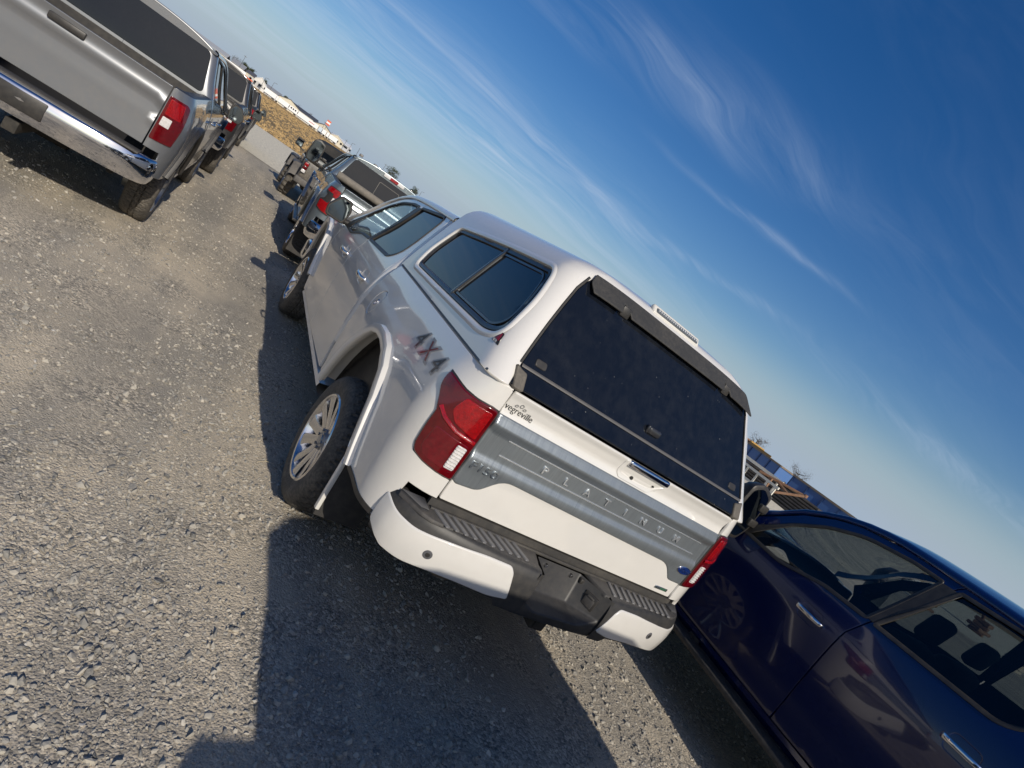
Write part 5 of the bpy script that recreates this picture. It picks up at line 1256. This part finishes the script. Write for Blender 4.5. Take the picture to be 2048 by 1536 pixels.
for x in range(-20, 60, 8): wl.box(FX(x) - .06, FX(x) + .06, 279.9, 280.1, gh(0, 280) - .1, gh(0, 280) + .5)
props(wl.build('wire_fence', mat('fence_wire', (.10, .08, .06), .8), None), 'low dark wire line running across the dry field', 'fence')
# ------------------------------------------------------------------ scrap yard on the right
bp_ = mat('skip_blue', (.045, .13, .34), .5, coat=.3, dust=.12, dscale=1.2)
def skip(x, y, L_, label, h=2.0, w=2.9, rz=0.):
    T = empty('waste_skip', (x, y, 0), rz, label, 'skip'); bx = MB()
    bx.box(0, .06, 0, L_, .12, h); bx.box(w - .06, w, 0, L_, .12, h); bx.box(.06, w - .06, 0, .06, .12, h); bx.box(.06, w - .06, L_ - .06, L_, .12, h); bx.box(.06, w - .06, .06, L_ - .06, .12, .18); bd = bx.build('body', bp_, T)
    n = int(L_ / .95)
    for k in range(n + 1):
        q = MB(); y0 = k * (L_ - .1) / n; q.box(-.07, 0, y0, y0 + .1, .15, h - .06); q.build('rib', mat('skip_rib_blue', (.02, .05, .14), .5, coat=.3), T)
    q = MB(); q.box(-.09, .09, -.03, L_ + .03, h - .05, h + .07); q.box(-.05, w + .05, -.10, .02, h - .05, h + .07); q.build('top_rail', mat('rusty_rail', (.16, .12, .09), .7, dust=.4), T)
    q = MB(); q.box(-.10, .05, -.02, L_, .02, .15); q.box(w - .1, w, 0, L_, .02, .15); q.build('skid', mat('tan_skid', (.30, .23, .15), .8), T)
    for a in (.25, w - .35):
        q = MB(); q.box(a, a + .10, -.08, 0, .5, .8); q.build('bracket', mat('skip_rib_blue', (.02, .05, .14)), T)
    return T
skip(40, 28.6, 7.5, 'dark blue waste skip with vertical ribs and a sunlit end, in the scrap yard', 1.9)
skip(33.2, 15.2, 6.5, 'blue waste skip farther right in the scrap yard', 1.9, rz=R(12))
rust = mat('rusted_steel', (.22, .11, .06), .85, .2, var=.4, vscale=8, dust=.3); wht = mat('chalky_white_steel', (.66, .63, .55), .7, var=.12)
# drawbar
T = empty('trailer_drawbar', (25.3, 17.2, 0), 0, 'rusty A-shaped trailer drawbar pointing right over the blue truck roof', 'drawbar')
for nm, pts in (('drawbar_arm', [(.0, 1.5, 1.02), (1.2, -.6, 1.35)]), ('drawbar_arm', [(0, .1, .62), (1.2, -.6, 1.35)]), ('stay', [(.5, .7, 1.15), (.55, -.15, .95)])):
    q = MB(); q.tube([Vector(p) for p in pts], .07, 6); q.build(nm, rust, T)
q = MB(); q.cyl((1.2, -.6, 1.30), (1.2, -.6, 1.45), .10, 10); q.build('coupling', rust, T); q = MB(); q.box(-.06, .06, .6, .8, 0, 1.1); q.build('stand', rust, T)
T = empty('steel_frame', (24.6, 17.6, 0), 0, 'white painted steel frame lying below the rusty drawbar', 'frame')
for z in (.25, .85): q = MB(); q.box(-.05, .05, -.9, 2.2, z + .0, z + .12); q.build('frame_rail', wht, T)
for y in (-.8, -.2, .5, 1.2, 2.0): q = MB(); q.box(-.04, .04, y, y + .08, .0, .85); q.build('upright', wht, T)
T = empty('steel_frame', (26.0, 19.2, 0), R(8), 'narrow white beam above the white frame', 'frame')
q = MB(); q.box(-.06, .06, -1.4, 1.6, 1.12, 1.28); q.build('beam', wht, T)
for y in (-1.2, 1.3): q = MB(); q.box(-.05, .05, y, y + .08, 0, 1.12); q.build('leg', wht, T)
blkst = mat('dark_scrap', (.035, .032, .032), .6, .3, dust=.3)
T = empty('beam_stack', (31, 21.0, 0), R(6), 'stack of dark corrugated sheets in front of the blue skip', 'beam stack')
for k in range(7): q = MB(); q.bbox(-1.6 + .1 * k, 1.6 - .06 * k, -2.6, 2.6, .02 + k * .17, .15 + k * .17, .03, 1, Matrix.Rotation(R(k * 3 - 9), 4, 'Z')); q.build('sheet', blkst, T)
rng = random.Random(5)
pale = mat('pale_scrap', (.45, .38, .30), .8); grys = mat('grey_scrap', (.2, .2, .2), .6, .4)
for x, y, s, c, lab in ((36, 24.6, .75, blkst, 'dark scrap heap below the left end of the blue skip'), (33, 20.3, .6, rust, 'rusty scrap heap between the dark sheets and the sunlit skip end'), (36.5, 20.6, .55, grys, 'grey scrap heap right of the sunlit skip end'),
        (30.5, 16.2, .6, rust, 'rusty scrap heap right of the drawbar tip'), (29, 14.2, .5, pale, 'pale tan scrap heap low beside the drawbar'), (31.5, 12.6, .7, blkst, 'black scrap heap left of the second blue skip'), (29.5, 11., .55, rust, 'rusty scrap heap in front of the second blue skip'),
        (39, 16, .8, grys, 'tall grey scrap heap behind the second blue skip'), (42, 13.2, .8, rust, 'tall rusty scrap heap behind the right end of the second skip'), (34, 8.6, .6, pale, 'pale scrap heap farthest right in the yard')):
    q = MB()
    for k in range(4): q.bbox(-s * rng.uniform(.4, 1), s * rng.uniform(.4, 1), -s * .5, s * .5, k * s * .28, k * s * .28 + s * .25, .03, 1, Matrix.Rotation(rng.uniform(-.5, .5), 4, 'Z') @ Matrix.Rotation(rng.uniform(-.15, .15), 4, 'X'))
    q.cyl((0, 0, s * .6), (rng.uniform(-.5, .5), rng.uniform(-.5, .5), s * 1.5), s * .12, 8)
    o = q.build('scrap_heap', c, None); o.location = (x, y, 0); props(o, lab, 'scrap', 'scrap heaps in the yard')
T = empty('flatbed_truck', (50, 38, 0), R(0), 'yellow sided flatbed loaded above the blue skip edge', 'truck')
q = MB(); q.box(0, 2.4, -1.0, 7.5, .9, 1.15); q.build('bed', mat('brown_deck', (.16, .11, .07), .8), T); q = MB(); q.box(-.04, 0, -.6, 2.4, 1.85, 2.2); q.build('side_board', mat('machine_yellow', (.42, .25, .07), .6), T)
for a, b in ((2.6, 2.2), (4.2, 2.35), (5.8, 2.1)): q = MB(); q.bbox(.2, 2.2, a, a + 1.3, 1.15, b, .08, 2); q.build('load_crate', rust, T)
for y in (0, 1.4, 6): q = MB(); q.cyl((-.02, y, .5), (2.4, y, .5), .5, 16); q.build('wheel', TYRE(), T, True, 40)
q = MB(); q.bbox(.1, 2.3, 7.6, 9.4, .7, 2.6, .15, 3); cb = q.build('cab', mat('faded_cab', (.35, .30, .24), .6), T, True, 40); q = MB(); q.box(.05, .1, 8.2, 9.2, 1.7, 2.3); q.build('window', GLASS_DARK(), cb)
q = MB(); q.bbox(-.02, 2.42, 2.35, 2.6, 1.9, 2.35, .05, 1); q.build('headboard', mat('machine_yellow', (.62, .33, .04)), T)
make_tree('bare scrubby tree behind the right end of the blue skip', 88, 60, 3.4, 3.4, True, seed=31)
make_tree('thin bare tree at the left end of the skip', 80, 64, 4.0, 2.6, True, seed=33)
